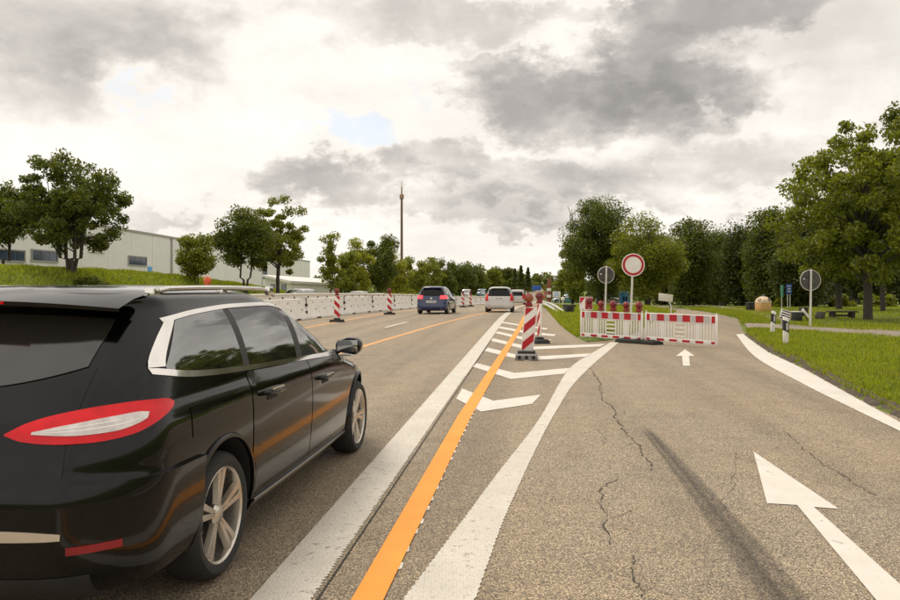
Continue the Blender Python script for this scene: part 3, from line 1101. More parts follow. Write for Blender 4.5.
# bushes and far woods
def bush(name, label, px, Y, half, h, leaf, seed, cat='bush', n=3500, ls=.10, kind=None, depth=1.0, base=None):
    r = np.random.default_rng(seed)
    x = X_at(px, Y); zb = float(th(x, Y)) if base is None else base
    rx = half / F * Y
    cl = []
    for k in range(max(26, int(rx * 10))):
        a = r.uniform(0, 6.28); q = r.random() ** .5
        zz = r.random() * h * (1 - .55 * q * q)
        cl.append((math.cos(a) * q * rx, math.sin(a) * q * rx * depth, zz * .85))
    V, Fq = leaf_cloud(r, cl, min(.45, h * .3), n, ls)
    if kind:
        o = obj_np(name, V, Fq, M[leaf]); o.location = (x, Y, zb)
        tag(o, label, kind=kind)
    else:
        t = thing(name, label, cat, (x, Y, zb))
        st = MB()
        for c in cl[:7]:
            st.tube([(c[0] * .15, c[1] * .15, -.1), (c[0] * .6, c[1] * .6, c[2] * .6), c], [.03, .02, .008], 5)
        st.build('stem', M['bark'], t)
        obj_np('foliage', V, Fq, M[leaf], t)


bush('bush', 'dark rounded bush on the left bank beside the big tree', 91, 38.5, 21, .95, 'leafA', 81, n=4500, ls=.08)
bush('bush', 'low bush at the right foot of the left bank', 108, 37.5, 13, .6, 'leafA', 82, n=2200, ls=.08)
bush('hedge', 'long hedge behind the picnic bench', 850, 56, 75, 1.5, 'leafB', 83, 'hedge', 9000, .14, depth=.12)
bush('hedge', 'hedge under the trees at the foot of the mast', 385, 98, 34, 1.9, 'leafC', 84, 'hedge', 7000, .16, depth=.3)
bush('bush', 'low light bush beside the low white roof', 322, 66, 20, .9, 'leafC', 85, n=2500, ls=.12, depth=.4)


def woods(name, label, x0, x1, Y0, Y1, h, n, leaf, ls, seed):
    r = np.random.default_rng(seed)
    cl = []
    m = int(n / 45)
    for k in range(m):
        Y = r.uniform(Y0, Y1)
        X = X_at(r.uniform(x0, x1), Y)
        hh = h * (.75 + .25 * math.sin(X * .31) * math.sin(X * .13 + 1)) * (.9 + .1 * r.random())
        cl.append((X, Y, float(th(X, Y)) + hh * r.random() ** .7))
    V, Fq = leaf_cloud(r, cl, h * .13 + .3, n, ls)
    tag(obj_np(name, V, Fq, M[leaf]), label, kind='stuff')


woods('woodland', 'dark woodland behind the trees on the right', 655, 1010, 84, 100, 9.5, 40000, 'leafD', .28, 91)
woods('woodland', 'far woodland at the end of the road', 395, 580, 270, 330, 8.5, 16000, 'leafA', .6, 92)
woods('woodland', 'far woodland behind the left trees', -40, 420, 190, 240, 6.0, 12000, 'leafA', .5, 93)
woods('woodland', 'far woodland behind the grass island', 545, 700, 120, 150, 6.5, 12000, 'leafA', .35, 94)


# ------------------------------------------------------------------ buildings
M['hall'] = pm('hall_cladding', (.75, .735, .715), .6, 0, .04, .6, 0, 40, dirt=.10)
M['hallroof'] = pm('roof_edge_grey', (.34, .32, .30), .6, 0, .08, 2)
M['glass'] = pm('window_glass_blue', (.03, .05, .09), .08, 0, .3, 1.5)
M['roofwhite'] = pm('white_membrane_roof', (.66, .64, .60), .55, 0, .05, 1)
M['brick'] = pm('red_brick', (.28, .09, .055), .85, 0, .25, 3, .3, 20)
M['render'] = pm('pale_render', (.66, .62, .54), .8, 0, .06, 2)


def hall():
    t = thing('industrial_hall', 'long white industrial hall behind the left bank', 'building', (0, 0, 0))
    xw = -34.0; zt = 7.15; zb = -1.8
    ya, yb = 40, 131.0
    # wall panels, each with its own joints
    n = 17
    for k in range(n):
        y0 = ya + (yb - ya) * k / n; y1 = ya + (yb - ya) * (k + 1) / n
        MB().box((xw - .15, (y0 + y1) / 2, (zt + zb) / 2), (.3, y1 - y0 - .05, zt - zb)).build('wall_panel', M['hall'], t)
    MB().box((xw - 15, (ya + yb) / 2, (zt + zb) / 2 - .1), (29.6, yb - ya - .1, zt - zb)).build('hall_core', M['hallroof'], t)
    MB().box((xw - .12, (ya + yb) / 2, zt + .06), (.5, yb - ya + .2, .22)).build('roof_edge', M['hallroof'], t)

    def win(px0, px1, py0, py1, mull, name='window'):
        y0 = xw / ((px0 - CX) / F); y1 = xw / ((px1 - CX) / F); ym = (y0 + y1) / 2
        z1, z0 = z_at(py0, ym), z_at(py1, ym)
        f = MB()
        for yy in (y0, y1):
            f.box((xw + .05, yy, (z0 + z1) / 2), (.12, .10, z1 - z0 + .1))
        f.box((xw + .05, ym, z1), (.12, abs(y1 - y0), .10)); f.box((xw + .05, ym, z0), (.14, abs(y1 - y0) + .2, .12))
        w = f.build(name, M['hallroof'], t)
        for k in range(mull):
            a = y0 + (y1 - y0) * k / mull; b2 = y0 + (y1 - y0) * (k + 1) / mull
            MB().box((xw + .02, (a + b2) / 2, (z0 + z1) / 2), (.05, abs(b2 - a) - .09, z1 - z0 - .06)).build('pane', M['glass'], w)
    win(31, 57, 250.5, 261.5, 3); win(-12, 24, 249.5, 261, 4); win(128, 146, 256.5, 265.5, 3)
    # light sign panel high on the wall
    y0, y1 = xw / ((88 - CX) / F), xw / ((104 - CX) / F)
    MB().box((xw + .08, (y0 + y1) / 2, z_at(247.5, (y0 + y1) / 2)), (.12, y1 - y0, 1.0)).build('blank_sign_panel', M['roofwhite'], t)
    # two small doors / plates near the small window
    y0 = xw / ((149.5 - CX) / F)
    MB().box((xw + .06, y0, 2.9), (.10, .9, 1.2)).build('pale_door', M['lblue'], t)
    # rain pipe
    yc = xw / ((171 - CX) / F)
    MB().tube([(xw + .12, yc, zb), (xw + .12, yc, zt)], .09, 8).build('downpipe', M['hallroof'], t)


hall()


def hall2():
    t = thing('industrial_hall', 'second white hall with tall narrow windows behind the dark tree', 'building', (0, 0, 0))
    xw = -34.0; zt = 6.95; zb = -1.8
    ya, yb = 131.6, 176.0
    for k in range(8):
        y0 = ya + (yb - ya) * k / 8; y1 = ya + (yb - ya) * (k + 1) / 8
        MB().box((xw - .15, (y0 + y1) / 2, (zt + zb) / 2), (.3, y1 - y0 - .06, zt - zb)).build('wall_panel', M['hall'], t)
    MB().box((xw - 15, (ya + yb) / 2, (zt + zb) / 2 - .1), (29.6, yb - ya - .1, zt - zb)).build('hall_core', M['hallroof'], t)
    MB().box((xw - .12, (ya + yb) / 2, zt + .06), (.5, yb - ya + .2, .22)).build('roof_edge', M['hallroof'], t)
    for px, p0, p1 in ((225, 259, 272), (254, 262, 279), (278, 262, 276)):
        y = xw / ((px - CX) / F)
        if y < ya: y = ya + 1.5
        z1, z0 = z_at(p0, y), z_at(p1, y)
        f = MB().box((xw + .04, y, (z0 + z1) / 2), (.10, 2.9, z1 - z0)).build('window', M['hallroof'], t)
        for q in (-.7, .7):
            MB().box((xw + .10, y + q, (z0 + z1) / 2), (.05, 1.25, z1 - z0 - .2)).build('pane', M['glass'], f)


hall2()


def shed():
    t = thing('low_shed', 'low shed with a white sloping roof before the halls', 'building', (0, 0, 0))
    # front wall runs away from the camera; mono-pitch roof seen from its low side
    Y0, Y1 = 82, 104
    P = [(X_at(262, 92), 92), (X_at(290, 78), 78), (X_at(357, 108), 108), (X_at(322, 122), 122)]
    zt = [z_at(274.5, 92), z_at(280.8, 78), z_at(284.5, 108), z_at(278.5, 122)]
    th_ = .28
    mb = MB()
    vs = [(p[0], p[1], z) for p, z in zip(P, zt)] + [(p[0], p[1], z - th_) for p, z in zip(P, zt)]
    mb.add(vs, [(0, 1, 2, 3), (7, 6, 5, 4), (0, 4, 5, 1), (1, 5, 6, 2), (2, 6, 7, 3), (3, 7, 4, 0)])
    mb.build('roof', M['roofwhite'], t)
    c = Vector((sum(p[0] for p in P) / 4, sum(p[1] for p in P) / 4))
    w = MB()
    Q = [Vector(p).lerp(c, .05) for p in P]
    vs = [(q.x, q.y, -2.0) for q in Q] + [(q.x, q.y, z - th_ - .02) for q, z in zip(Q, zt)]
    w.add(vs, [(0, 1, 5, 4), (1, 2, 6, 5), (2, 3, 7, 6), (3, 0, 4, 7), (3, 2, 1, 0)])
    w.build('wall', M['hall'], t)
    a, b2 = Q[0], Q[1]
    for s in (.35, .75):
        q = a.lerp(b2, s)
        d = (b2 - a).normalized(); n = Vector((d.y, -d.x))
        if n.y > 0: n = -n
        Mx = Matrix(((d.x, n.x, 0, q.x), (d.y, n.y, 0, q.y), (0, 0, 1, 1.05), (0, 0, 0, 1)))
        f = MB().box((0, .02, 0), (2.6, .08, 1.0), Mx).build('window', M['hallroof'], t)
        for k in (-.62, .62):
            MB().box((k, .08, 0), (1.15, .04, .86), Mx).build('pane', M['glass'], f)


shed()


def brick_house():
    t = thing('brick_house', 'red brick house half hidden by trees at the roadside', 'building', (X_at(556, 140), 142, float(gz(140))))
    MB().box((0, 0, 1.6), (3.6, 5, 3.4)).build('wall', M['brick'], t)
    MB().prism([(-2.1, 3.2), (2.1, 3.2), (0, 4.4)], -2.8, 2.8, Matrix.Rotation(R(90), 4, 'X')).build('roof', M['hallroof'], t)
    for x in (-1, .9):
        f = MB().box((x, -2.5, 1.7), (.9, .1, 1.2)).build('window', M['render'], t)
        MB().box((x, -2.56, 1.7), (.7, .06, 1.0)).build('pane', M['glass'], f)


brick_house()


def far_house():
    Y = 96
    x = X_at(836, Y)
    t = thing('house', 'pale house glimpsed between the trunks behind the picnic bench', 'building', (x, Y, float(gz(Y))))
    MB().box((0, 0, 1.2), (9, 6, 3.0)).build('wall', M['render'], t)
    MB().prism([(-3.6, 2.7), (3.6, 2.7), (0, 4.6)], -4.8, 4.8, Matrix.Rotation(R(90), 4, 'Z') @ Matrix.Rotation(R(90), 4, 'X')).build('roof', M['hallroof'], t)
    for k in (-3, -1, 1, 3):
        f = MB().box((k, -3.02, 1.5), (1.1, .1, 1.2)).build('window', M['hallroof'], t)
        MB().box((k, -3.09, 1.5), (.9, .06, 1.0)).build('pane', M['glass'], f)


far_house()


# mast and crane on the skyline
M['mastbox'] = pm('mast_platform_brown', (.30, .20, .13), .6, .1, .15, 2)


def mast():
    Y = 150
    x = X_at(401.7, Y); zb = float(gz(Y))
    t = thing('tall_mast', 'tall slim brown mast rising behind the left trees', 'mast', (x, Y, zb))
    zt = z_at(181, Y) - zb; zn = z_at(196, Y) - zb
    brown = pm('brown_mast', (.16, .10, .065), .6, .2, .15, 2)
    MB().lathe([(.30, -.5), (.27, zn * .5), (.22, zn)], 12).build('pole', brown, t, smooth=40)
    MB().lathe([(.23, zn - .7), (.45, zn - .6), (.45, zn + .25), (.26, zn + .4)], 12).build('platform', M['mastbox'], t, smooth=40)
    MB().lathe([(.17, zn + .4), (.13, zt - 1.2), (.06, zt - 1.1), (.05, zt)], 10).build('antenna', M['mastbox'], t, smooth=40)


mast()


def crane():
    Y = 170
    x = X_at(571.5, Y); zb = float(gz(Y))
    t = thing('tower_crane', 'thin tower crane tip above the dark tree', 'crane', (x, Y, zb))
    zt = z_at(209, Y) - zb
    m = MB()
    for a, b2 in (((-.3, -.3), (-.3, -.3)), ((.3, -.3), (.3, -.3)), ((-.3, .3), (-.3, .3)), ((.3, .3), (.3, .3))):
        m.tube([(a[0], a[1], 0), (b2[0], b2[1], zt - 1)], .07, 5)
    for k in range(int(zt)):
        m.tube([(-.3, -.3, k), (.3, -.3, k + 1)], .04, 4); m.tube([(-.3, .3, k + 1), (.3, .3, k)], .04, 4)
    m.build('tower', M['hallroof'], t)
    j = MB().tube([(-.9, 0, zt + .6), (0, 0, zt - 1.6), (.9, 3, zt - 4)], .09, 5)
    j.tube([(0, 0, zt - 1.6), (0, 0, zt)], .08, 5)
    j.build('jib', M['hallroof'], t)


crane()


# ------------------------------------------------------------------ vehicles
def pchip(xk, yk):
    xk, yk = np.asarray(xk, float), np.asarray(yk, float)
    h = np.diff(xk); d = np.diff(yk) / h
    m = np.zeros(len(xk))
    for i in range(1, len(xk) - 1):
        if d[i - 1] * d[i] > 0:
            w1, w2 = 2 * h[i] + h[i - 1], h[i] + 2 * h[i - 1]
            m[i] = (w1 + w2) / (w1 / d[i - 1] + w2 / d[i])
    m[0], m[-1] = d[0], d[-1]

    def f(x):
        x = np.clip(x, xk[0], xk[-1])
        i = np.clip(np.searchsorted(xk, x) - 1, 0, len(xk) - 2)
        t = (x - xk[i]) / h[i]
        return ((1 + 2 * t) * (1 - t) ** 2 * yk[i] + t * (1 - t) ** 2 * h[i] * m[i] + t * t * (3 - 2 * t) * yk[i + 1] + t * t * (t - 1) * h[i] * m[i + 1])
    return f


class Shell:
    """car body as a stack of rounded plan outlines; rows are z, x_rear, x_front, half width, rear corner, front corner"""
    def __init__(s, rows, rb=.06, fb=.22, bow=.05, sub=5):
        rows = np.array(rows, float)
        t = np.arange(len(rows))
        fs = [pchip(t, rows[:, k]) for k in range(6)]
        tt = np.linspace(0, len(rows) - 1, (len(rows) - 1) * sub + 1)
        s.tab = np.stack([f(tt) for f in fs], -1)
        s.rb, s.fb, s.bow = rb, fb, bow
        s.cache = {}

    def par(s, z):
        zt = s.tab[:, 0]
        return [float(np.interp(z, zt, s.tab[:, k])) for k in range(1, 6)]

    def outline(s, z=None, par=None):
        """half outline (y>=0) from rear centre to front centre"""
        if par is None:
            kz = round(float(z), 4)
            if kz in s.cache: return s.cache[kz]
            par = s.par(z)
        xr, xf, hw, rr, rf = par
        rr = min(rr, hw * .9); rf = min(rf, hw * .9)
        rx, fx = rr * 1.15, min(rf * 1.7, (xf - xr) * .45)
        pts = []
        for k in range(9):
            pts.append((xr, (hw - rr) * k / 9))
        for k in range(15):
            a = math.pi / 2 * k / 15
            pts.append((xr + rx * (1 - math.cos(a)), hw - rr + rr * math.sin(a)))
        for k in range(46):
            t = k / 46
            pts.append((xr + rx + (xf - fx - xr - rx) * t, hw))
        for k in range(15):
            a = math.pi / 2 * k / 15
            pts.append((xf - fx + fx * math.sin(a), hw - rf + rf * math.cos(a)))
        for k in range(8):
            pts.append((xf, (hw - rf) * (1 - k / 7)))
        P = np.array(pts)
        xc, hl = (xr + xf) / 2, max(.01, (xf - xr) / 2)
        P[:, 1] *= 1 - s.bow * ((P[:, 0] - xc) / hl) ** 2
        wr = np.clip(1 - (P[:, 0] - xr) / max(rx, .01) / 1.3, 0, 1); wf = np.clip(1 - (xf - P[:, 0]) / max(fx, .01) / 1.3, 0, 1)
        q = (P[:, 1] / max(hw, .01)) ** 2
        P[:, 0] += s.rb * q * wr - s.fb * q * wf * min(1, hw / .8)
        if z is not None: s.cache[round(float(z), 4)] = P
        return P

    def P(s, mode, a, z, sgn=1):
        """mode 'u': metres along the outline from the rear centre, 'f': from the front centre, 'x': side point at x. sgn +1 = right (y<0)"""
        O = s.outline(z)
        if mode == 'x':
            side = O[9:-9]
            y = np.interp(a, side[:, 0], side[:, 1])
            return Vector((a, -sgn * y, z))
        if a < 0: a, sgn = -a, -sgn
        d = np.r_[0, np.cumsum(np.hypot(*np.diff(O, axis=0).T))]
        if mode == 'f': a = d[-1] - a
        return Vector((np.interp(a, d, O[:, 0]), -sgn * np.interp(a, d, O[:, 1]), z))

    def N(s, mode, a, z, sgn):
        e = .012
        p1, p2 = s.P(mode, a + e, z, sgn), s.P(mode, a - e, z, sgn)
        q1, q2 = s.P(mode, a, z + e, sgn), s.P(mode, a, z - e, sgn)
        n = (p1 - p2).cross(q1 - q2)
        if n.length < 1e-9: return Vector((0, 0, 1))
        n.normalize()
        c = Vector(((s.tab[0, 1] + s.tab[0, 2]) / 2, 0, .6))
        if n.dot(s.P(mode, a, z, sgn) - c) < 0: n = -n
        return n

    def patch(s, mode, a0, a1, lo, hi, off=.004, na=16, nz=8, sgn=1, skirt=.02, mb=None, mi=0):
        """sheet lying off metres outside the shell, with turned-in edges"""
        mb = mb or MB()
        lo = lo if callable(lo) else (lambda a, v=lo: v)
        hi = hi if callable(hi) else (lambda a, v=hi: v)
        G, B = [], []
        for i in range(na + 1):
            a = a0 + (a1 - a0) * i / na
            for j in range(nz + 1):
                z = lo(a) + (hi(a) - lo(a)) * j / nz
                p, n = s.P(mode, a, z, sgn), s.N(mode, a, z, sgn)
                G.append(p + n * off)
                B.append(p - n * skirt)
        k = nz + 1
        fs = []
        for i in range(na):
            for j in range(nz):
                fs.append((i * k + j, (i + 1) * k + j, (i + 1) * k + j + 1, i * k + j + 1))
        border = [i * k for i in range(na)] + [na * k + j for j in range(nz)] + [i * k + nz for i in range(na, 0, -1)] + [j for j in range(nz, 0, -1)]
        vs = G + [B[i] for i in border]
        o = len(G); nb = len(border)
        for q in range(nb):
            q2 = (q + 1) % nb
            fs.append((border[q], o + q, o + q2, border[q2]))
        mb.add(vs, fs, mi)
        return mb

    def body(s, mats, arches, parent, width):
        mb = MB()
        rings = []
        for row in s.tab:
            O = s.outline(None, row[1:])
            ring = [(x, -y, row[0]) for x, y in O] + [(x, y, row[0]) for x, y in O[-2:0:-1]]
            rings.append(ring)
        n = len(rings[0])
        vs = [p for r in rings for p in r]
        fs = []
        for i in range(len(rings) - 1):
            for k in range(n):
                k2 = (k + 1) % n
                fs.append((i * n + k, i * n + k2, (i + 1) * n + k2, (i + 1) * n + k))
        fs.append(tuple(range(n - 1, -1, -1)))
        fs.append(tuple((len(rings) - 1) * n + k for k in range(n)))
        mb.add(vs, fs)
        o = mb.build('body', mats, parent)
        cut = MB()
        for ax, ar in arches:
            for sg in (1, -1):
                M_ = Matrix.Translation((ax, sg * (width - .14), ar - .03)) @ Matrix.Rotation(R(90), 4, 'X')
                cut.lathe([(ar, -.22), (ar, .22)], 40, 0, M_)
        c = cut.build('arch_cutter', [M['dark']])
        md = o.modifiers.new('arches', 'BOOLEAN')
        md.operation = 'DIFFERENCE'; md.object = c; md.solver = 'EXACT'; md.material_mode = 'TRANSFER'
        dg = bpy.context.evaluated_depsgraph_get()
        me = bpy.data.meshes.new_from_object(o.evaluated_get(dg))
        o.modifiers.clear()
        o.data = me
        bpy.data.objects.remove(c)
        me.polygons.foreach_set('use_smooth', [True] * len(me.polygons))
        me.set_sharp_from_angle(angle=R(32))
        return o


M['paint_black'] = pm('black_car_paint', (.0016, .0015, .0014), .13, 0, .3, 2, coat=.32, ior=1.30)
M['paint_blue'] = pm('dark_blue_car_paint', (.004, .016, .085), .18, 0, .2, 2, coat=1)
M['paint_white'] = pm('white_car_paint', (.56, .545, .52), .22, 0, .04, 2, coat=1)
M['paint_silver'] = pm('silver_car_paint', (.42, .42, .41), .25, .6, .06, 2, coat=1)
M['paint_teal'] = pm('teal_car_paint', (.07, .20, .26), .25, 0, .1, 2, coat=1)
M['cglass'] = pm('tinted_car_glass', (.010, .010, .010), .03, 0, .2, 1, ior=3.3)
M['cglass_clear'] = pm('clear_car_glass', (.05, .055, .05), .03, 0, .2, 1, ior=3.6)
M['rearglass'] = pm('dark_rear_glass', (.022, .019, .016), .09, 0, .2, 2, ior=1.75)
M['glassblack'] = pm('black_rear_glass', (.008, .008, .008), .12, 0, .2, 2, ior=1.32)
M['chrome'] = pm('bright_trim', (.80, .77, .73), .16, 1, .05, 5)
M['alloy'] = pm('alloy_rim', (.56, .52, .46), .28, .9, .1, 9)
M['tyre'] = pm('tyre_rubber', (.018, .017, .016), .8, 0, .25, 14, .4, 50)
M['tail'] = pm('tail_lamp_red', (.62, .004, .010), .22, 0, .15, 12, coat=.25, ior=1.35)
M['tail_clear'] = pm('tail_lamp_clear', (.60, .55, .53), .10, .3, .2, 22, coat=1)
M['tail_lit'] = pm('tail_lamp_lit', (.75, .04, .05), .2, 0, .1, 10, emit=(1, .10, .13), es=.45)
M['head'] = pm('head_lamp_glass', (.60, .60, .58), .08, .3, .2, 14, coat=1)
M['plate'] = pm('number_plate', (.74, .73, .70), .4, 0, .05, 8)
M['plastic'] = pm('dark_bumper_plastic', (.018, .018, .018), .55, 0, .2, 8)


def wheel_meshes(r, w, spokes=5, rimr=None):
    rimr = rimr or r * .72
    ty = MB()
    ty.lathe([(rimr - .01, -w * .42), (rimr + .02, -w * .5), (r - .035, -w * .5), (r - .008, -w * .38), (r, -w * .2), (r, w * .2), (r - .008, w * .38), (r - .035, w * .5), (rimr + .02, w * .5), (rimr - .01, w * .42)], 40, 0, None, False)
    rim = MB()
    rim.lathe([(rimr * .96, -w * .45), (rimr + .008, -w * .44), (rimr + .010, w * .42), (rimr, w * .46), (rimr * .95, w * .42), (rimr * .92, w * .2), (rimr * .90, -w * .4)], 40, 0, None, False)
    for k in range(spokes):
        for dd in (-.13, .13):
            a = 2 * math.pi * k / spokes
            a1 = a + dd * .9; a2 = a + dd
            p0 = Vector((math.cos(a1) * r * .12, math.sin(a1) * r * .12, w * .30)); p1 = Vector((math.cos(a2) * rimr * .96, math.sin(a2) * rimr * .96, w * .38))
            d = (p1 - p0).normalized(); n = Vector((-math.sin(a), math.cos(a), 0)); u = d.cross(n)
            b0, b1 = r * .05, r * .072
            vs = [p0 + n * b0 - u * .015, p0 - n * b0 - u * .015, p0 - n * b0 * .7 + u * .012, p0 + n * b0 * .7 + u * .012,
                  p1 + n * b1 - u * .015, p1 - n * b1 - u * .015, p1 - n * b1 * .7 + u * .012, p1 + n * b1 * .7 + u * .012]
            if u.z < 0: vs = [vs[3], vs[2], vs[1], vs[0], vs[7], vs[6], vs[5], vs[4]]
            rim.add(vs, [(0, 1, 2, 3), (4, 7, 6, 5), (0, 4, 5, 1), (1, 5, 6, 2), (2, 6, 7, 3), (3, 7, 4, 0)])
    rim.lathe([(r * .19, w * .2), (r * .19, w * .31), (r * .13, w * .37), (.002, w * .385)], 20, 0, None, False)
    disc = MB().lathe([(rimr * .93, -w * .1), (rimr * .93, -.0), (.01, .0)], 32, 0, None, False)
    return ty.mesh('tyre', M['tyre'], 35), rim.mesh('rim', M['alloy'], 35), disc.mesh('brake_disc', M['dark'], 35)


def add_wheels(t, xr_, xf_, half, r, w, spokes=5, rimr=None):
    ms = wheel_meshes(r, w, spokes, rimr)
    for x in (xr_, xf_):
        for sg in (-1, 1):
            e = bpy.data.objects.new('wheel', ms[0]); link(e, t)
            e.location = (x, sg * (half - w / 2), r)
            e.rotation_mode = 'ZYX'
            e.rotation_euler = (R(90 if sg < 0 else -90), 0, R(17 * x))
            for m_ in ms[1:]:
                link(bpy.data.objects.new(m_.name, m_), e)


def seg(*pts):
    """piecewise linear function through points"""
    xs, ys = zip(*pts)
    return lambda a: float(np.interp(a, xs, ys))


def smo(*pts):
    f = pchip(*zip(*pts))
    return lambda a: float(f(a))


def estate():
    t = thing('estate_car', 'black estate car with chrome window surrounds and roof rails driving in the foreground', 'car')
    S = Shell([(.17, .38, 4.60, .80, .20, .45), (.24, .14, 4.72, .88, .26, .5), (.33, .03, 4.79, .915, .30, .55), (.45, .0, 4.82, .930, .33, .6),
               (.58, .01, 4.83, .940, .34, .6), (.68, .02, 4.80, .944, .34, .6), (.74, .045, 4.74, .944, .33, .6), (.80, .055, 4.58, .942, .32, .58), (.86, .07, 4.30, .938, .31, .55),
               (.91, .09, 4.10, .932, .30, .52), (.96, .12, 3.82, .915, .29, .48), (1.00, .15, 3.66, .896, .28, .45), (1.10, .22, 3.42, .876, .27, .42), (1.22, .33, 3.14, .838, .26, .40),
               (1.34, .45, 2.84, .782, .25, .36), (1.42, .50, 2.58, .724, .25, .34), (1.462, .47, 2.40, .690, .25, .32), (1.488, .50, 2.22, .63, .24, .3), (1.506, .60, 2.05, .54, .22, .25), (1.520, .80, 1.85, .33, .15, .18), (1.524, 1.0, 1.6, .10, .05, .06)],
              rb=.13, fb=.25, bow=.045)
    AR, WX0, WX1 = .375, 1.0, 3.85
    S.body([M['paint_black'], M['dark']], ((WX0, AR), (WX1, AR)), t, .93)
    add_wheels(t, WX0, WX1, .925, .325, .225, 5, .245)
    belt = smo((.24, 1.185), (.40, 1.15), (.80, 1.088), (1.5, 1.045), (2.3, 1.01), (3.0, .975), (3.65, .945))
    top = smo((.34, 1.16), (.46, 1.25), (.58, 1.315), (.74, 1.352), (1.1, 1.382), (1.5, 1.395), (1.95, 1.393), (2.40, 1.350), (2.82, 1.245), (3.22, 1.105), (3.5, .990), (3.7, .930))
    for sg in (1, -1):
        # chrome surround under the panes, as one band
        mb = S.patch('x', .475, 3.62, lambda a: belt(a) - .018, lambda a: belt(a) + .012, .008, 40, 2, sg)
        S.patch('x', .70, 3.60, lambda a: max(belt(a) + .002, top(a) - .008), lambda a: max(belt(a) + .012, top(a) + .014), .0075, 46, 2, sg, mb=mb)
        S.patch('x', .43, .80, lambda a: max(belt(a), top(a) - max(0.004, .03)) if a > .62 else belt(a), lambda a: max(belt(a) + .012, top(a) + .004), .009, 14, 5, sg, mb=mb) if False else None
        mb.build('window_trim', M['chrome'], t, smooth=40)
        # broad chrome rear pillar strip
        pil = MB()
        G = []
        for j in range(9):
            f = j / 8
            zz = 1.145 + (1.352 - 1.145) * f
            xa = .475 + (.72 - .475) * f ** 1.25
            wdt = .080 - .02 * f
            for q in range(4):
                x = xa + wdt * q / 3
                p, n = S.P('x', x, zz, sg), S.N('x', x, zz, sg)
                G.append(p + n * .0095)
        pil.add(G, [(j * 4 + q, j * 4 + q + 1, (j + 1) * 4 + q + 1, (j + 1) * 4 + q) for j in range(8) for q in range(3)])
        pil.build('pillar_trim', M['chrome'], t, smooth=40)
        # panes
        S.patch('x', .56, 1.34, lambda a: belt(a) + .012, lambda a: max(belt(a) + .02, min(top(a) - .010, 1.145 + (a - .56) * .92)), .005, 24, 6, sg).build('quarter_window', M['cglass'], t, smooth=40)
        S.patch('x', 1.42, 2.22, lambda a: belt(a) + .012, lambda a: top(a) - .012, .005, 22, 6, sg).build('rear_door_window', M['cglass'], t, smooth=40)
        S.patch('x', 2.33, 3.50, lambda a: belt(a) + .012, lambda a: max(belt(a) + .02, top(a) - .014), .005, 22, 6, sg).build('front_door_window', M['cglass_clear'], t, smooth=40)
        # black B pillar
        S.patch('x', 2.22, 2.33, lambda a: belt(a) + .012, lambda a: top(a) - .012, .0045, 3, 5, sg).build('door_pillar', M['black'], t, smooth=40)
        S.patch('x', 1.34, 1.42, lambda a: belt(a) + .012, lambda a: top(a) - .012, .0045, 3, 5, sg).build('door_pillar', M['black'], t, smooth=40)
        # doors

        def arch_lo(a, xc=WX0):
            d = abs(a - xc)
            r = AR + .05
            return max(.30, AR - .03 + math.sqrt(max(0, r * r - d * d))) if d < r else .30
        d1 = S.patch('x', 1.36, 2.40, arch_lo, lambda a: belt(a) - .024, .0035, 24, 14, sg).build('door', M['paint_black'], t, smooth=40)
        d2 = S.patch('x', 2.415, 3.44, .30, lambda a: belt(a) - .024, .0035, 24, 14, sg).build('door', M['paint_black'], t, smooth=40)
        for d, hx in ((d1, 1.52), (d2, 2.60)):
            z = belt(hx) - .165
            p0, p1 = S.P('x', hx, z, sg), S.P('x', hx + .23, z - .008, sg)
            n = S.N('x', hx + .1, z, sg)
            hm = MB().tube([p0 + n * .0, p0 + n * .035, p0.lerp(p1, .5) + n * .045, p1 + n * .035, p1], [.012, .014, .015, .014, .012], 8)
            hm.build('handle', M['paint_black'], d, smooth=50)
            S.patch('x', hx + .02, hx + .21, z + .012, z + .022, .052, 6, 1, sg).build('handle_trim', M['chrome'], d, smooth=50)
            S.patch('x', hx + .04, hx + .20, z - .045, z - .008, .006, 6, 2, sg).build('handle_recess', M['dark'], d, smooth=50)
        # sill and its bright line
        S.patch('x', 1.42, 3.44, .20, .285, .012, 24, 3, sg).build('sill', M['paint_black'], t, smooth=40)
        S.patch('x', 1.44, 3.42, .262, .282, .017, 24, 1, sg).build('sill_trim', M['chrome'], t, smooth=40)
        if sg > 0:
            S.patch('x', .66, .83, .80, .94, .0035, 6, 6, sg).build('fuel_flap', M['paint_black'], t, smooth=40)
        # wheel arch lips
        for xc in (WX0, WX1):
            pts = []
            for k in range(25):
                a = math.pi * (-.04 + 1.08 * k / 24)
                x = xc + math.cos(a) * (AR + .012); z = AR - .03 + math.sin(a) * (AR + .012)
                z = max(z, .2)
                p, n = S.P('x', x, z, sg), S.N('x', x, z, sg)
                pts.append(p + n * .002)
            MB().tube(pts, .016, 6).build('arch_lip', M['paint_black'], t, smooth=60)
        # tail lamps wrap round the corner
        lo = smo((.39, .902), (.47, .880), (.60, .870), (.74, .872), (.88, .888), (.99, .925), (1.07, .968))
        hi = smo((.39, .908), (.47, .948), (.60, .982), (.74, 1.004), (.88, 1.012), (1.0, 1.008), (1.07, .985))
        tl = S.patch('u', .39, 1.07, lo, hi, .020, 36, 10, sg).build('tail_lamp', M['tail'], t, smooth=50)
        lo2 = smo((.49, .905), (.66, .898), (.80, .904), (.90, .925), (.95, .950))
        hi2 = smo((.49, .912), (.64, .942), (.78, .963), (.88, .970), (.95, .960))
        S.patch('u', .50, .93, lambda a: lo2(a) + (hi2(a) - lo2(a)) * .02, lambda a: lo2(a) + (hi2(a) - lo2(a)) * .92, .024, 30, 8, sg, skirt=.0).build('clear_lens', M['tail_clear'], tl, smooth=50)
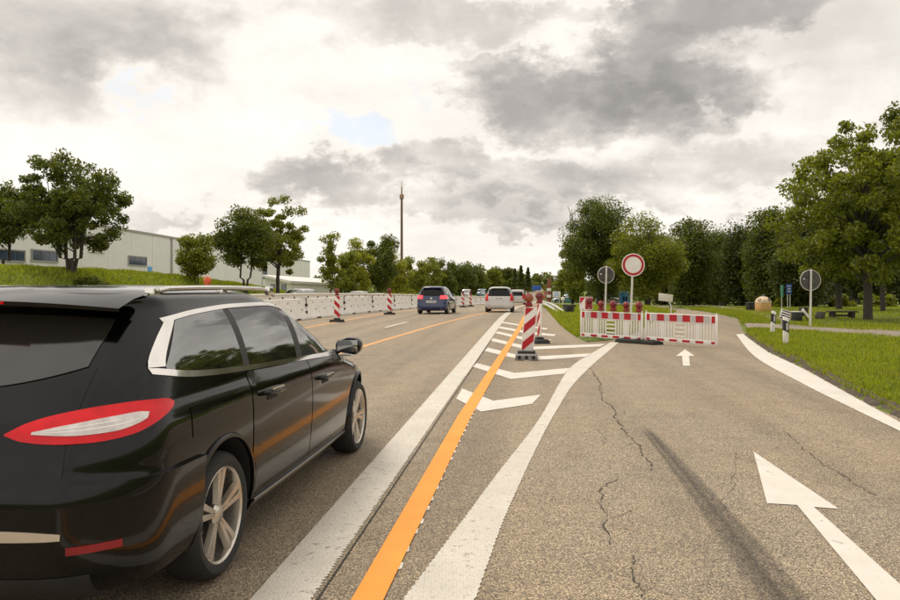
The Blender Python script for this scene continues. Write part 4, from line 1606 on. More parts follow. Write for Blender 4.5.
        for q in (0, 1):
            S.patch('u', .54, .90 - .08 * q, lambda a: lo2(a) + (hi2(a) - lo2(a)) * (.32 + .26 * q), lambda a: lo2(a) + (hi2(a) - lo2(a)) * (.37 + .26 * q), .0255, 26, 1, sg, skirt=0).build('lamp_rib', M['chrome'], tl, smooth=50)
        # bumper reflector
        S.patch('u', .68, .88, .445, .475, .028, 12, 3, sg).build('reflector', M['redlamp'], t, smooth=50)
        # headlamps
        S.patch('f', .42, 1.2, smo((.42, .66), (.8, .68), (1.2, .76)), smo((.42, .72), (.8, .78), (1.2, .80)), .006, 16, 5, sg).build('headlight', M['head'], t, smooth=50)
        # mirror
        mp = S.P('x', 3.46, .965, sg)
        hm = MB()
        prof = [(.02, .5), (.062, .55), (.092, .8), (.102, 1.0), (.100, 1.1), (.09, 1.14)]
        Mx = Matrix.Translation(mp + Vector((.10, -sg * .175, .025))) @ Matrix.Diagonal((1, -sg, 1, 1))
        vs, fs = [], []
        for i, (dx, s_) in enumerate([(.115, .35), (.10, .7), (.06, .95), (.0, 1.0), (-.04, .96), (-.05, .9)]):
            for k in range(16):
                a = 2 * math.pi * k / 16
                cy = .115 * s_ * abs(math.cos(a)) ** .7 * (1 if math.cos(a) > 0 else -1)
                cz = .078 * s_ * abs(math.sin(a)) ** .8 * (1 if math.sin(a) > 0 else -1) * (1 if cy > 0 else .82)
                vs.append((dx, cy, cz))
        for i in range(5):
            for k in range(16):
                k2 = (k + 1) % 16
                fs.append((i * 16 + k, i * 16 + k2, (i + 1) * 16 + k2, (i + 1) * 16 + k))
        fs += [tuple(range(16)), tuple(range(95, 79, -1))]
        hm.add(vs, fs, 0, Mx)
        mo = hm.build('wing_mirror', M['paint_black'], t, smooth=50)
        MB().tube([mp + Vector((.06, sg * .02, -.04)), mp + Vector((.08, -sg * .10, -.015))], [.03, .022], 8).build('mirror_arm', M['black'], mo, smooth=50)
        MB().box((0, 0, 0), (.09, .15, .014), Matrix.Translation(mp + Vector((.09, -sg * .17, -.052)))).build('mirror_strip', M['chrome'], mo, bevel=.004)
        g = MB().box((0, 0, 0), (.006, .18, .105), Matrix.Translation(mp + Vector((.047, -sg * .175, .027)))).build('mirror_glass', M['cglass'], mo, bevel=.002)
        # roof rail
        pts = []
        for k in range(22):
            x = .70 + (2.50 - .70) * k / 21
            e = min(1, min(k, 21 - k) / 2.5)
            y = .645 - .02 * abs(k - 10) / 10
            zz = 1.468 + .040 * e - .012 * ((x - 1.35) / .9) ** 2
            pts.append((x, -sg * y, zz))
        MB().tube(pts, .014, 8).build('roof_rail', M['chrome'], t, smooth=60)
        for x in (.80, 1.6, 2.38):
            MB().box((x, -sg * .635, 1.482), (.10, .03, .06)).build('rail_foot', M['chrome'], t, bevel=.006)
    # rear glass, spoiler, bumper, plate
    S.patch('u', -.64, .64, .735, lambda a: 1.06 + .09 * (abs(a) / .6) ** 2.2, .0035, 30, 8).build('tailgate', M['paint_black'], t, smooth=40)
    S.patch('u', -.60, .60, lambda a: 1.075 + .09 * (abs(a) / .6) ** 2.2, lambda a: 1.388 - .025 * (abs(a) / .6) ** 2, .006, 30, 8).build('rear_window', M['rearglass'], t, smooth=40)
    sp = MB()
    rows = []
    for i in range(25):
        y = -.655 + 1.31 * i / 24
        q = (y / .655) ** 2
        rows.append([(.64 + .10 * q, y, 1.511 - .026 * q), (.48 + .12 * q, y, 1.494 - .034 * q), (.345 + .13 * q, y, 1.456 - .038 * q), (.35 + .13 * q, y, 1.436 - .034 * q), (.50 + .10 * q, y, 1.402 - .02 * q)])
    vs = [p for r in rows for p in r]
    sp.add(vs, [(i * 5 + k, i * 5 + k + 1, (i + 1) * 5 + k + 1, (i + 1) * 5 + k) for i in range(24) for k in range(4)])
    so = sp.build('roof_spoiler', M['paint_black'], t, smooth=40)
    MB().box((.352, 0, 1.446), (.012, .36, .012)).build('brake_light', M['tail'], so)
    bu = S.patch('u', -1.42, 1.42, lambda a: .27 + (.10 * max(0, abs(a) - 1.1)), lambda a: .715 - .012 * abs(a), .024, 50, 10).build('rear_bumper', M['paint_black'], t, smooth=32)
    S.patch('u', -.66, .66, .505, lambda a: .55 - .02 * (abs(a) / .66) ** 6, .031, 24, 2).build('bumper_trim', M['chrome'], bu, smooth=40)
    S.patch('u', -.75, .75, .24, .36, .028, 24, 3).build('diffuser', M['plastic'], bu, smooth=40)
    S.patch('u', -.26, .26, .775, .805, .014, 16, 2).build('tailgate_trim', M['chrome'], t, smooth=40)
    S.patch('u', -.26, .26, .80 - .16 + .10, .85 - .0, .010, 8, 2).build('number_plate', M['plate'], t, smooth=40)
    S.patch('f', -.62, .62, 1.02, 1.36, .005, 24, 8).build('windscreen', M['cglass'], t, smooth=40)
    S.patch('f', -.40, .40, .62, .74, .008, 14, 3).build('grille', M['chrome'], t, smooth=40)
    ang = math.atan2(1, .124)
    fx, fy = math.cos(ang), math.sin(ang)
    lx, ly = 1.0, -.93                    # rear right wheel, outer face
    wx, wy = -1.172, 3.79
    t.location = (wx - (lx * fx - ly * fy), wy - (lx * fy + ly * fx), 0)
    t.rotation_euler = (0, 0, ang)
    return t


estate()


def small_car(name, label, cat, paint, L, hw, H, rows_fn, wb0, wb1, wr, lit=False, spec=None, group=None, roofpaint=None):
    t = thing(name, label, cat, group=group)
    spec = spec or {}
    S = Shell(rows_fn(L, hw, H), rb=spec.get('rb', .10), fb=.22, bow=.05, sub=4)
    ar = wr + .045
    S.body([paint, M['dark']], ((wb0, ar), (wb1, ar)), t, hw - .01)
    add_wheels(t, wb0, wb1, hw - .02, wr, .19, 5)
    zb, zt = spec.get('belt', .62 * H), spec.get('top', .90 * H)
    x0, x1 = spec.get('side', (.35, L - 1.25))
    for sg in (1, -1):
        n = spec.get('nwin', 3)
        for k in range(n):
            a, b2 = x0 + (x1 - x0) * k / n + .03, x0 + (x1 - x0) * (k + 1) / n - .03
            S.patch('x', a, b2, zb, lambda q: max(zb + .03, min(zt, zt - spec.get('rake', .95) * max(0, q - (x1 - spec.get('rlen', .62))) * (zt - zb) / .62 - .6 * max(0, x0 + .12 - q))), .005, 12, 5, sg).build('side_window', M['cglass'], t, smooth=40)
        d = S.patch('x', x0 + (x1 - x0) * .34, x1 - .06, .30, zb - .03, .003, 14, 8, sg).build('door', paint, t, smooth=40)
        hx = x0 + (x1 - x0) * .42
        S.patch('x', hx, hx + .2, zb - .14, zb - .115, .03, 5, 1, sg).build('handle', paint, d, smooth=40)
        tu = spec.get('tail', ((.42, hw + .12), (.58 * H, .70 * H)))
        S.patch('u', tu[0][0], tu[0][1], tu[1][0], tu[1][1], .012, 14, 5, sg).build('tail_lamp', M['tail_lit'] if lit else M['tail'], t, smooth=50)
        S.patch('f', .38, .95, .42 * H, .52 * H, .008, 12, 4, sg).build('headlight', M['head'], t, smooth=50)
        mp = S.P('x', x1 - .1, zb + .03, sg)
        m_ = MB().box((0, 0, 0), (.10, .19, .13), Matrix.Translation(mp + Vector((.08, -sg * .12, .04))), taper=.8).build('wing_mirror', paint, t, bevel=.03)
    wz = spec.get('rearwin', (zb + .02, zt + .02)); wu = spec.get('rearw', hw * .78)
    S.patch('u', -wu, wu, wz[0], lambda a: wz[1] - .03 * (a / wu) ** 2, .005, 18, 6).build('rear_window', M['glassblack'], t, smooth=40)
    fw = hw * .80
    S.patch('f', -fw, fw, zb + .03, zt + .02, .005, 18, 6).build('windscreen', M['cglass'], t, smooth=40)
    lb = S.patch('u', -hw - .35, hw + .35, .22, .40 * H - .07, .018, 28, 6).build('rear_bumper', spec.get('bumper', paint), t, smooth=32)
    pz = spec.get('plate', .50 * H)
    S.patch('u', -.26, .26, pz - .055, pz + .055, .014, 8, 2).build('number_plate', M['plate'], t, smooth=40)
    mk = MB()
    for q in (-.20, -.155, -.10, -.055, .02, .065, .11, .155, .20):
        S.patch('u', q - .014, q + .014, pz - .03, pz + .03, .0165, 1, 1, skirt=.001, mb=mk)
    mk.build('plate_marks', M['black'], t)
    S.patch('f', -.26, .26, .26 * H, .26 * H + .11, .014, 8, 2).build('number_plate', M['plate'], t, smooth=40)
    S.patch('f', -.36, .36, .36 * H, .44 * H, .008, 10, 3).build('grille', M['black'], t, smooth=40)
    S.patch('f', -.5, .5, .17 * H, .23 * H, .008, 10, 3).build('air_intake', M['black'], t, smooth=40)
    if spec.get('emblem'):
        p = S.P('u', 0, spec['emblem'], 1)
        MB().lathe([(.055, 0), (.055, .012), (.045, .014), (.045, .008), (.001, .008)], 20, 0, Matrix.Translation(p + Vector((-.008, 0, 0))) @ Matrix.Rotation(R(-90), 4, 'Y')).build('round_emblem', M['chrome'], t, smooth=40)
    # spoiler lip and wiper
    zr = zt + .055
    p = S.P('u', 0, wz[1] + .03, 1)
    MB().box((p.x - .02, 0, p.z + .015), (.14, hw * 1.25, .03)).build('roof_spoiler', spec.get('spoiler', paint), t, bevel=.012)
    wp = S.P('u', .02, wz[0] + .02, 1); wp2 = S.P('u', .38, wz[0] + .06, 1)
    MB().tube([wp + Vector((-.02, 0, 0)), wp2 + Vector((-.02, 0, 0))], .008, 5).build('rear_wiper', M['black'], t)
    return t


def hatch_rows(L, hw, H):
    return [(.18, .25, L - .2, hw * .86, .2, .4), (.26, .06, L - .08, hw * .94, .25, .45), (.38, .0, L - .02, hw * .985, .27, .5), (.34 * H + .06, .02, L, hw, .28, .52),
            (.42 * H, .03, L - .02, hw, .28, .52), (.50 * H, .04, L - .12, hw, .27, .5), (.56 * H, .06, L - .45, hw * .985, .26, .46), (.605 * H, .08, L - .85, hw * .965, .25, .42), (.65 * H, .11, L - 1.0, hw * .94, .25, .4),
            (.74 * H, .18, L - 1.25, hw * .885, .24, .36), (.84 * H, .27, L - 1.5, hw * .815, .22, .34), (.91 * H, .34, L - 1.72, hw * .755, .21, .3), (.955 * H, .36, L - 1.95, hw * .70, .20, .26),
            (.98 * H, .42, L - 2.1, hw * .6, .18, .22), (.995 * H, .6, L - 2.3, hw * .38, .12, .14), (H, .8, L - 2.5, hw * .12, .04, .05)]


def van_rows(L, hw, H):
    return [(.22, .2, L - .2, hw * .9, .15, .3), (.30, .04, L - .08, hw * .96, .16, .35), (.45, .0, L - .02, hw, .16, .38), (.36 * H, .0, L, hw, .16, .4), (.44 * H, .01, L - .06, hw, .16, .4),
            (.50 * H, .01, L - .35, hw * .995, .16, .38), (.55 * H, .02, L - .70, hw * .99, .16, .35), (.62 * H, .03, L - .95, hw * .98, .16, .32), (.75 * H, .05, L - 1.2, hw * .955, .16, .28), (.88 * H, .08, L - 1.45, hw * .92, .16, .25),
            (.95 * H, .12, L - 1.65, hw * .87, .15, .22), (.98 * H, .2, L - 1.8, hw * .76, .14, .2), (.995 * H, .4, L - 2.0, hw * .5, .12, .15), (H, .6, L - 2.3, hw * .15, .05, .06)]


def place(t, x, y, head, up=0):
    """rear centre on the ground at x, y, heading dx/dy = head (turned round when up)"""
    z = float(gz(y)); L = 3.0
    dz = (float(gz(y + (L if not up else -L))) - z) / L
    a = math.atan2(1, head) + (math.pi if up else 0)
    t.location = (x, y, z)
    t.rotation_euler = (0, -math.atan(dz), a)


c1 = small_car('hatchback', 'dark blue hatchback with lit brake lamps driving in the middle lane', 'car', M['paint_blue'], 3.92, .84, 1.48, hatch_rows, .72, 3.16, .30, True,
               dict(emblem=.83, plate=.66, tail=((.46, .99), (.80, .99)), rearwin=(.96, 1.35), side=(.36, 2.85), bumper=M['paint_blue']))
place(c1, X_at(431, 38), 38, .16)
c2 = small_car('hatchback', 'small white hatchback with a black rear window driving ahead in the right lane', 'car', M['paint_white'], 3.60, .82, 1.48, hatch_rows, .55, 2.95, .29, False,
               dict(plate=.80, tail=((.64, 1.02), (.66, 1.06)), rearwin=(.93, 1.36), side=(.34, 2.55)))
place(c2, X_at(499, 41.3), 41.3, .115)
c3 = small_car('delivery_van', 'white van far ahead in the right lane', 'van', M['paint_white'], 4.9, .95, 1.98, van_rows, .95, 3.95, .33, False,
               dict(belt=1.12, top=1.72, rearwin=(1.15, 1.66), rearw=.72, tail=((.70, .98), (.75, 1.35)), plate=.72, side=(.3, 3.75)))
place(c3, X_at(517, 94), 94, .16)
c4 = small_car('hatchback', 'silver car half hidden behind the small white hatchback', 'car', M['paint_silver'], 4.2, .88, 1.5, hatch_rows, .75, 3.35, .31, False)
place(c4, X_at(508.5, 128), 128, .16)

ON = 'cars on the opposite carriageway'
o1 = small_car('hatchback', 'nearest white oncoming car behind the concrete barrier', 'car', M['paint_white'], 4.3, .90, 1.50, hatch_rows, .8, 3.45, .31, group=ON)
place(o1, X_at(308, 57), 58, .36, 1)
for px, Y, lab, pt in ((361, 70, 'second white oncoming car from the left behind the barrier', 'paint_white'), (378.5, 85, 'third pale oncoming car between two red beacons', 'paint_white'),
                       (409, 122, 'farthest pale oncoming car left of the blue hatchback', 'paint_silver')):
    c = copy_tree(o1)
    c['label'] = lab
    place(c, X_at(px, Y), Y + 2, .24, 1)
    if pt != 'paint_white':
        for ch in c.children:
            if ch.name.split('.')[0] in ('body', 'door', 'rear_bumper', 'wing_mirror', 'roof_spoiler'):
                ch.data = ch.data.copy(); ch.data.materials[0] = M[pt]
c = copy_tree(c3); c['label'] = 'white oncoming van beyond the concrete barrier'; c['group'] = ON
place(c, X_at(468, 165), 168, .16, 1)
c = copy_tree(c3); c['label'] = 'blue grey oncoming van left of the small white hatchback'; c['group'] = ON
place(c, X_at(483.5, 172), 176, .16, 1)
for ch in c.children:
    if ch.name.split('.')[0] in ('body', 'door', 'rear_bumper', 'wing_mirror', 'roof_spoiler'):
        ch.data = ch.data.copy(); ch.data.materials[0] = M['paint_teal']
for px, Y, lab, pt in ((579, 105, 'teal car parked beyond the grass island', 'paint_teal'), (596, 112, 'silver car parked beyond the grass island', 'paint_silver')):
    c = copy_tree(c1); c['label'] = lab; c['group'] = 'cars parked beyond the island'
    place(c, X_at(px, Y), Y, -6 if pt == 'paint_teal' else 6)
    c.rotation_euler[1] = 0
    for ch in c.children:
        if ch.name.split('.')[0] in ('body', 'door', 'rear_bumper', 'wing_mirror', 'roof_spoiler'):
            ch.data = ch.data.copy(); ch.data.materials[0] = M[pt]
        if ch.name.startswith('tail_lamp'):
            ch.data = ch.data.copy(); ch.data.materials[0] = M['tail']


# ------------------------------------------------------------------ concrete barrier
def barrier():
    L = 5.55
    proto = thing('concrete_barrier', 'white concrete barrier segment in the row left of the lanes', 'barrier', group='concrete barrier row left of the lanes')
    prof = [(-.30, 0), (.30, 0), (.30, .09), (.17, .30), (.12, .91), (-.12, .91), (-.17, .30), (-.30, .09)]
    b = MB().prism(prof, -L / 2 + .02, L / 2 - .02, Matrix(((0, 0, 1, 0), (1, 0, 0, 0), (0, 1, 0, 0), (0, 0, 0, 1))))
    b.build('body', M['concrete'], proto, bevel=.012, bseg=1)
    j = MB()
    for z in (.30, .62):
        j.box((L / 2 - .06, 0, z), (.16, .42, .12))
    j.box((L / 2, 0, .5), (.06, .30, .86))
    j.build('joint_clasp', M['dark'], proto)
    for k in (-1.9, -.65, .65, 1.9):
        MB().box((k, -.135, .72), (.05, .02, .07)).build('bolt_hole', M['dark'], proto)
        MB().box((k + .3, -.165, .42), (.05, .03, .06)).build('bolt_hole', M['dark'], proto)
    for k in (-2.2, -.9, .4, 1.7):
        MB().prism([(-.05, 0), (.05, 0), (.035, .09), (-.035, .09)], -.02, .02, Matrix.Translation((k, -.02, .91)) @ Matrix.Rotation(R(90), 4, 'X')).build('reflector', M['sign_back'], proto)
    for k in (-1.5, 1.5):
        MB().box((k, -.302, .035), (.5, .02, .06)).build('drain_slot', M['dark'], proto)
    y = 10.0
    nb = -1
    bl = ['concrete barrier segment hidden beside the rear of the black estate car', 'concrete barrier segment hidden behind the rear window of the black car',
          'concrete barrier segment below the orange warning lamp', 'concrete barrier segment just above the windscreen of the black car',
          'concrete barrier segment left of the leftmost striped beacon', 'concrete barrier segment directly behind the leftmost striped beacon',
          'concrete barrier segment between the first two striped beacons', 'concrete barrier segment just left of the second striped beacon',
          'concrete barrier segment just right of the second striped beacon', 'concrete barrier segment left of the blue hatchback',
          'concrete barrier segment behind the blue hatchback']
    first = True
    while y < 170:
        y2 = y + L * math.cos(math.atan(.159))
        ym = (y + y2) / 2
        o = proto if first else copy_tree(proto)
        first = False
        dz = (float(gz(y2)) - float(gz(y))) / L
        nb += 1
        o['label'] = bl[nb] if nb < len(bl) else 'far white concrete barrier segment beyond the small white hatchback'
        o.location = (float(bar_x(ym)) - .3, ym, float(gz(ym)))
        o.rotation_euler = (0, -math.atan(dz), math.atan2(1, .159))
        y = y2
    # guard rail of the opposite side
    for i, (ya, yb) in enumerate(((18, 60), (60, 110), (110, 170))):
        t = thing('guard_rail', 'beige steel guard rail just behind the %s of the concrete barrier' % ('near part', 'middle part', 'far part')[i], 'guard rail', group='guard rail of the opposite carriageway')
        for y in np.arange(ya, yb, 4.0):
            x = float(bar_x(y)) - 2.6
            MB().box((x - .06, y, float(gz(y)) + .55), (.08, .10, 1.1)).build('post', M['steelwhite'], t)
        rows = []
        ys = np.arange(ya, yb + .1, 2.0)
        m = MB()
        vs = []
        pr = [(0, .0), (.05, .06), (0, .12), (0, .19), (.05, .25), (0, .31)]
        for y in ys:
            x = float(bar_x(y)) - 2.55
            for dx, dz in pr: vs.append((x + dx, y, float(gz(y)) + .80 + dz))
        n = len(pr)
        m.add(vs, [(i * n + k, i * n + k + 1, (i + 1) * n + k + 1, (i + 1) * n + k) for i in range(len(ys) - 1) for k in range(n - 1)])
        m.build('rail', M['beige'], t, smooth=50)


barrier()


def warning_lamp(parent, z, face, dia=.20, name='warning_lamp', x=0, y=0, lens='lensred', housing='redlamp'):
    """round flashing lamp on a red battery box; face = turn about z"""
    Mx = Matrix.Translation((x, y, z)) @ Matrix.Rotation(face, 4, 'Z')
    b = MB().box((0, .0, .045), (.15, .11, .09), Mx, taper=.85)
    o = b.build(name, M[housing], parent, bevel=.012)
    Mq = Mx @ Matrix.Translation((0, 0, .09 + dia * .5)) @ Matrix.Rotation(R(90), 4, 'X')
    r = dia / 2
    MB().lathe([(r * .8, -.05), (r, -.04), (r, .04), (r * .86, .052)], 24, 0, Mq).build('lamp_ring', M[housing], o, smooth=40)
    MB().lathe([(r * .88, .045), (r * .75, .062), (r * .4, .074), (.003, .078)], 24, 0, Mq).build('lens', M[lens], o, smooth=60)
    MB().lathe([(r * .88, -.045), (r * .75, -.062), (r * .4, -.074), (.003, -.078)], 24, 0, Mq).build('lens', M[lens], o, smooth=60)
    return o


def beacon(label, x, y, rz=0, lean=0, slash=1, base='dark', tall=.90, group='striped traffic beacons', lens='lensred', z=None, face=0.0, both=True, lx=0, ld=.20):
    t = thing('traffic_beacon', label, 'traffic beacon', (x, y, float(gz(y)) if z is None else z), rz, group)
    if base == 'grey':
        MB().box((0, 0, .06), (.46, .78, .11), taper=.94).build('base_plate', M['greybase'], t, bevel=.02)
        MB().box((0, -.02, .135), (.36, .30, .05)).build('base_socket', M['rubber'], t, bevel=.01)
        for k in (-.14, 0, .14):
            MB().lathe([(.036, 0), (.036, .012), (.001, .016)], 14, 0, Matrix.Translation((k, -.381, .062)) @ Matrix.Rotation(R(90), 4, 'X')).build('base_reflector', M['dark'], t, smooth=40)
    else:
        MB().box((0, 0, .05), (.62, .40, .10), taper=.9).build('base_plate', M['rubber'], t, bevel=.02)
        MB().box((0, 0, .125), (.26, .16, .06)).build('base_socket', M['rubber'], t, bevel=.01)
    Lm = Matrix.Rotation(lean, 4, 'Y')
    w, z0, z1 = .25, .16, .16 + tall
    pn = MB()
    c = .02
    pn.prism([(-w / 2 + c, z0), (w / 2 - c, z0), (w / 2, z0 + c), (w / 2, z1 - c), (w / 2 - c, z1), (-w / 2 + c, z1), (-w / 2, z1 - c), (-w / 2, z0 + c)], -.022, .022, Lm @ Matrix.Rotation(R(90), 4, 'X'))
    panel = pn.build('panel', M['white'], t, bevel=.006)
    # red bands, cut to the face
    a, b2 = -w / 2 + .014, w / 2 - .014
    zl, zh = z0 + .02, z1 - .02
    per = .36; th_ = .18; rise = (b2 - a) * 1.0
    for k in range(-1, 4):
        zc = zh - .17 - k * per + .0
        pts = []
        lowf = lambda u: zc + (u - a) / (b2 - a) * rise * 1 - 0
        band = []
        n = 12
        top_, bot_ = [], []
        for i in range(n + 1):
            u = a + (b2 - a) * i / n
            l_ = lowf(u); h_ = l_ + th_
            l2, h2 = min(max(l_, zl), zh), min(max(h_, zl), zh)
            top_.append((u, h2)); bot_.append((u, l2))
        top_ = [(u, h) for (u, h), (_, l) in zip(top_, bot_) if h - l > .002]
        us = {u for u, _ in top_}
        bot_ = [(u, l) for u, l in bot_ if u in us]
        if len(top_) < 2: continue
        poly = bot_ + top_[::-1]
        if slash < 0: poly = [(-u, v) for u, v in poly][::-1]
        for s_, y0 in ((1, -.0245), (-1, .0245)) if both else ((1, -.0245),):
            MB().prism(poly, -.0018, .0018, Lm @ Matrix.Translation((0, y0, 0)) @ Matrix.Rotation(R(90), 4, 'X')).build('red_stripe', M['red'], panel)
    top = Lm @ Vector((lx, 0, z1 + .005))
    warning_lamp(t, top.z, face, ld, x=top.x, y=0, lens=lens)
    return t


x, y = gpt(528.3, 360.5)
beacon('nearest leaning traffic beacon on a grey base with an amber lamp', x, y + .35, R(-6), R(5.2), 1, 'grey', .90, lens='lensamber', face=R(8), lx=-.05, ld=.175)
x, y = gpt(539.5, 343)
beacon('second traffic beacon seen nearly edge on behind the nearest one', x, y, R(-80), R(0), 1, 'dark', .86, face=R(60))
x, y = gpt(337, 322)
beacon('leftmost full traffic beacon before the concrete barrier', x, y, R(8), 0, -1, face=R(-20))
x, y = gpt(389.5, 314.5)
beacon('second traffic beacon before the barrier left of the blue hatchback', x, y, R(8), 0, -1, face=R(-20))
for k, px in enumerate((463, 470.5)):
    Y = 60 + 6 * k
    beacon('far traffic beacon, %s of the pair between the two hatchbacks' % ('left', 'right')[k], X_at(px, Y), Y, R(8), 0, -1, face=0)
# lamp on the barrier top above the roof of the near car
Yl = 21.5
t = thing('barrier_lamp', 'orange warning lamp on a short post on the barrier above the black car', 'warning lamp', (X_at(204, Yl), Yl + .3, .91))
MB().tube([(0, 0, 0), (0, 0, .53)], .025, 8).build('post', M['steel'], t)
MB().box((0, 0, .01), (.2, .2, .02)).build('foot', M['steel'], t)
warning_lamp(t, .51, R(-25), .25, lens='orangelamp', housing='orangelamp')


# ------------------------------------------------------------------ barrier fence across the exit lane
FA = Vector(gpt(580.5, 339.5)); FB = Vector(gpt(717.5, 348.5))
fd = (FB - FA).normalized(); fl = (FB - FA).length
fang = math.atan2(fd.y, fd.x)
PL = fl / 2 - .03


def fence_panel(label, start):
    t = thing('barrier_fence', label, 'barrier fence', (start.x, start.y, 0), fang, 'red and white barrier fence')
    t.rotation_euler = (0, R(.6), fang)
    L, z0, z1 = PL, .085, .80
    ty = .02
    for k, xx in enumerate((.03, L - .03)):
        MB().box((xx, 0, (z0 + z1) / 2), (.06, .045, z1 - z0)).build('end_post', M['white'], t, bevel=.008)
    MB().box((L / 2, 0, z1 - .105), (L - .125, .040, .21)).build('top_board', M['white'], t, bevel=.008)
    MB().box((L / 2, 0, z0 + .055), (L - .125, .040, .11)).build('bottom_board', M['white'], t, bevel=.008)
    # slats with a small plate in the middle
    zz0, zz1 = z0 + .112, z1 - .212
    n = 23
    sm = MB().box((0, 0, 0), (.042, .026, zz1 - zz0)).mesh('slat', M['white'], bevel=.005, bseg=1)
    for k in range(n):
        xx = .105 + (L - .21) * k / (n - 1)
        if abs(xx - L / 2) < .15: continue
        o = link(bpy.data.objects.new('slat', sm), t)
        o.location = (xx, 0, (zz0 + zz1) / 2)
        if k in (5, 17):
            w = link(bpy.data.objects.new('slat', MB().box((0, 0, 0), (.10, .024, zz1 - zz0)).mesh('slat', M['white'])), t)
            w.location = (xx, 0, (zz0 + zz1) / 2)
    for k in range(4):
        MB().box((L / 2, 0, zz0 + .05 + k * (zz1 - zz0 - .07) / 3), (.25, .03, .05)).build('cross_slat', M['white'], t, bevel=.005, bseg=1)
    # red foils on the boards, both faces
    for f in (-1, 1):
        for (zc, h, wd) in ((z1 - .105, .165, .20), (z0 + .055, .058, .20)):
            xs = [(.105, .5)] + [(L * (k + .5) / 5 + 0, 1) for k in range(5)] + [(L - .105, .5)]
            xs = [(.10, .45)] + [(.10 + (L - .20) * k / 5, 1) for k in (1, 2, 3, 4)] + [(L - .10, .45)]
            for xx, q in xs:
                MB().box((xx, f * .0215, zc), (wd * q, .003, h)).build('red_foil', M['red'], t)
            for k in range(5):
                xx = .10 + (L - .20) * (k + .5) / 5
                if h > .1:
                    MB().box((xx, f * .0212, zc), (.19, .0025, h)).build('grey_foil', M['foil'], t)
    # pegs on top
    for xx in (.03, L - .03):
        MB().tube([(xx, 0, z1), (xx, 0, z1 + .06)], .016, 8).build('peg', M['white'], t)
    return t


M['foil'] = pm('white_foil', (.50, .47, .46), .3, 0, .1, 30)
fence_panel('left barrier fence panel carrying the row of red lamps', FA)
fence_panel('right barrier fence panel standing across the exit lane', FA + fd * (PL + .06))


def foot(label, s, turn=0):
    p = FA + fd * s
    t = thing('rubber_foot', label, 'fence foot', (p.x, p.y, 0), fang + R(90) + turn, 'rubber feet under the barrier fence')
    MB().box((0, 0, .05), (.82, .40, .10), taper=.95).build('foot_block', M['rubber'], t, bevel=.02)
    for k in (-.2, .2):
        MB().box((k, 0, .105), (.12, .2, .02)).build('foot_rib', M['rubber'], t, bevel=.004)


foot('black rubber foot under the middle of the fence, left one of the two', PL * .84, R(90))
foot('black rubber foot under the joint of the two fence panels', PL + .10, R(75))
# white stub under the left end
p = FA + fd * .45
t = thing('support_post', 'white stub post under the left fence panel', 'post', (p.x, p.y - .06, 0))
MB().tube([(0, 0, 0), (0, 0, .10)], .02, 8).build('tube', M['white'], t)
MB().lathe([(.05, 0), (.05, .012), (.02, .02)], 12).build('collar', M['white'], t)

names = ['leftmost red lamp before the red arrow board', 'second red lamp from the left on the fence', 'middle red lamp of the five on the fence', 'fourth red lamp from the left on the fence', 'rightmost red lamp of the five on the fence']
for i, px in enumerate((588.5, 601.2, 613.4, 626.4, 639.2)):
    s = (px - 580.5) / (717.5 - 580.5)
    # distance along the fence below that column
    lo, hi = 0, fl
    for _ in range(40):
        mid = (lo + hi) / 2; q = FA + fd * mid
        if CX + F * q.x / q.y < px: lo = mid
        else: hi = mid
    q = FA + fd * lo
    t = thing('warning_lamp', names[i], 'warning lamp', (q.x, q.y, .80 - lo * math.tan(R(.6))), 0, 'red warning lamps on the barrier fence')
    MB().tube([(0, 0, -.02), (0, 0, .045)], .018, 8).build('pin', M['steel'], t)
    if i == 0: t.location.y -= .10; t.location.z += .08
    warning_lamp(t, .02, R((-30, 34, 22, 38, 28)[i]), (.185, .17, .18, .17, .18)[i], 'lamp_head')
# red arrow board
q = FA + fd * .20
t = thing('arrow_board', 'red square board with a white arrow at the left end of the fence', 'sign', (q.x, q.y + .06, 0), fang + R(6))
MB().tube([(0, .03, 0), (0, .03, 1.10)], .022, 8).build('post', M['steel'], t)
bd = MB().box((0, 0, 1.0), (.40, .012, .36)).build('board', M['red'], t, bevel=.004)
fr = MB()
for (c, s) in (((0, -.008, 1.172), (.40, .006, .016)), ((0, -.008, .828), (.40, .006, .016)), ((.193, -.008, 1.0), (.014, .006, .33)), ((-.193, -.008, 1.0), (.014, .006, .33))):
    fr.box(c, s)
fr.build('border', M['white'], bd)
Mx = Matrix.Translation((0, -.0095, 0)) @ Matrix.Rotation(R(90), 4, 'X')
MB().prism([(-.184, .97), (-.02, 1.155), (.12, 1.05), (.05, .99), (-.02, 1.05), (-.02, .84), (-.184, .84)], -.002, .002, Mx).build('white_arrow', M['white'], bd)


# ------------------------------------------------------------------ signs
def disc(mb, r, z, y0, y1, mi=0, n=36, x=0):
    Mx = Matrix.Translation((x, 0, z)) @ Matrix.Rotation(R(90), 4, 'X')
    return mb.lathe([(r, -y1), (r, -y0)], n, mi, Mx)


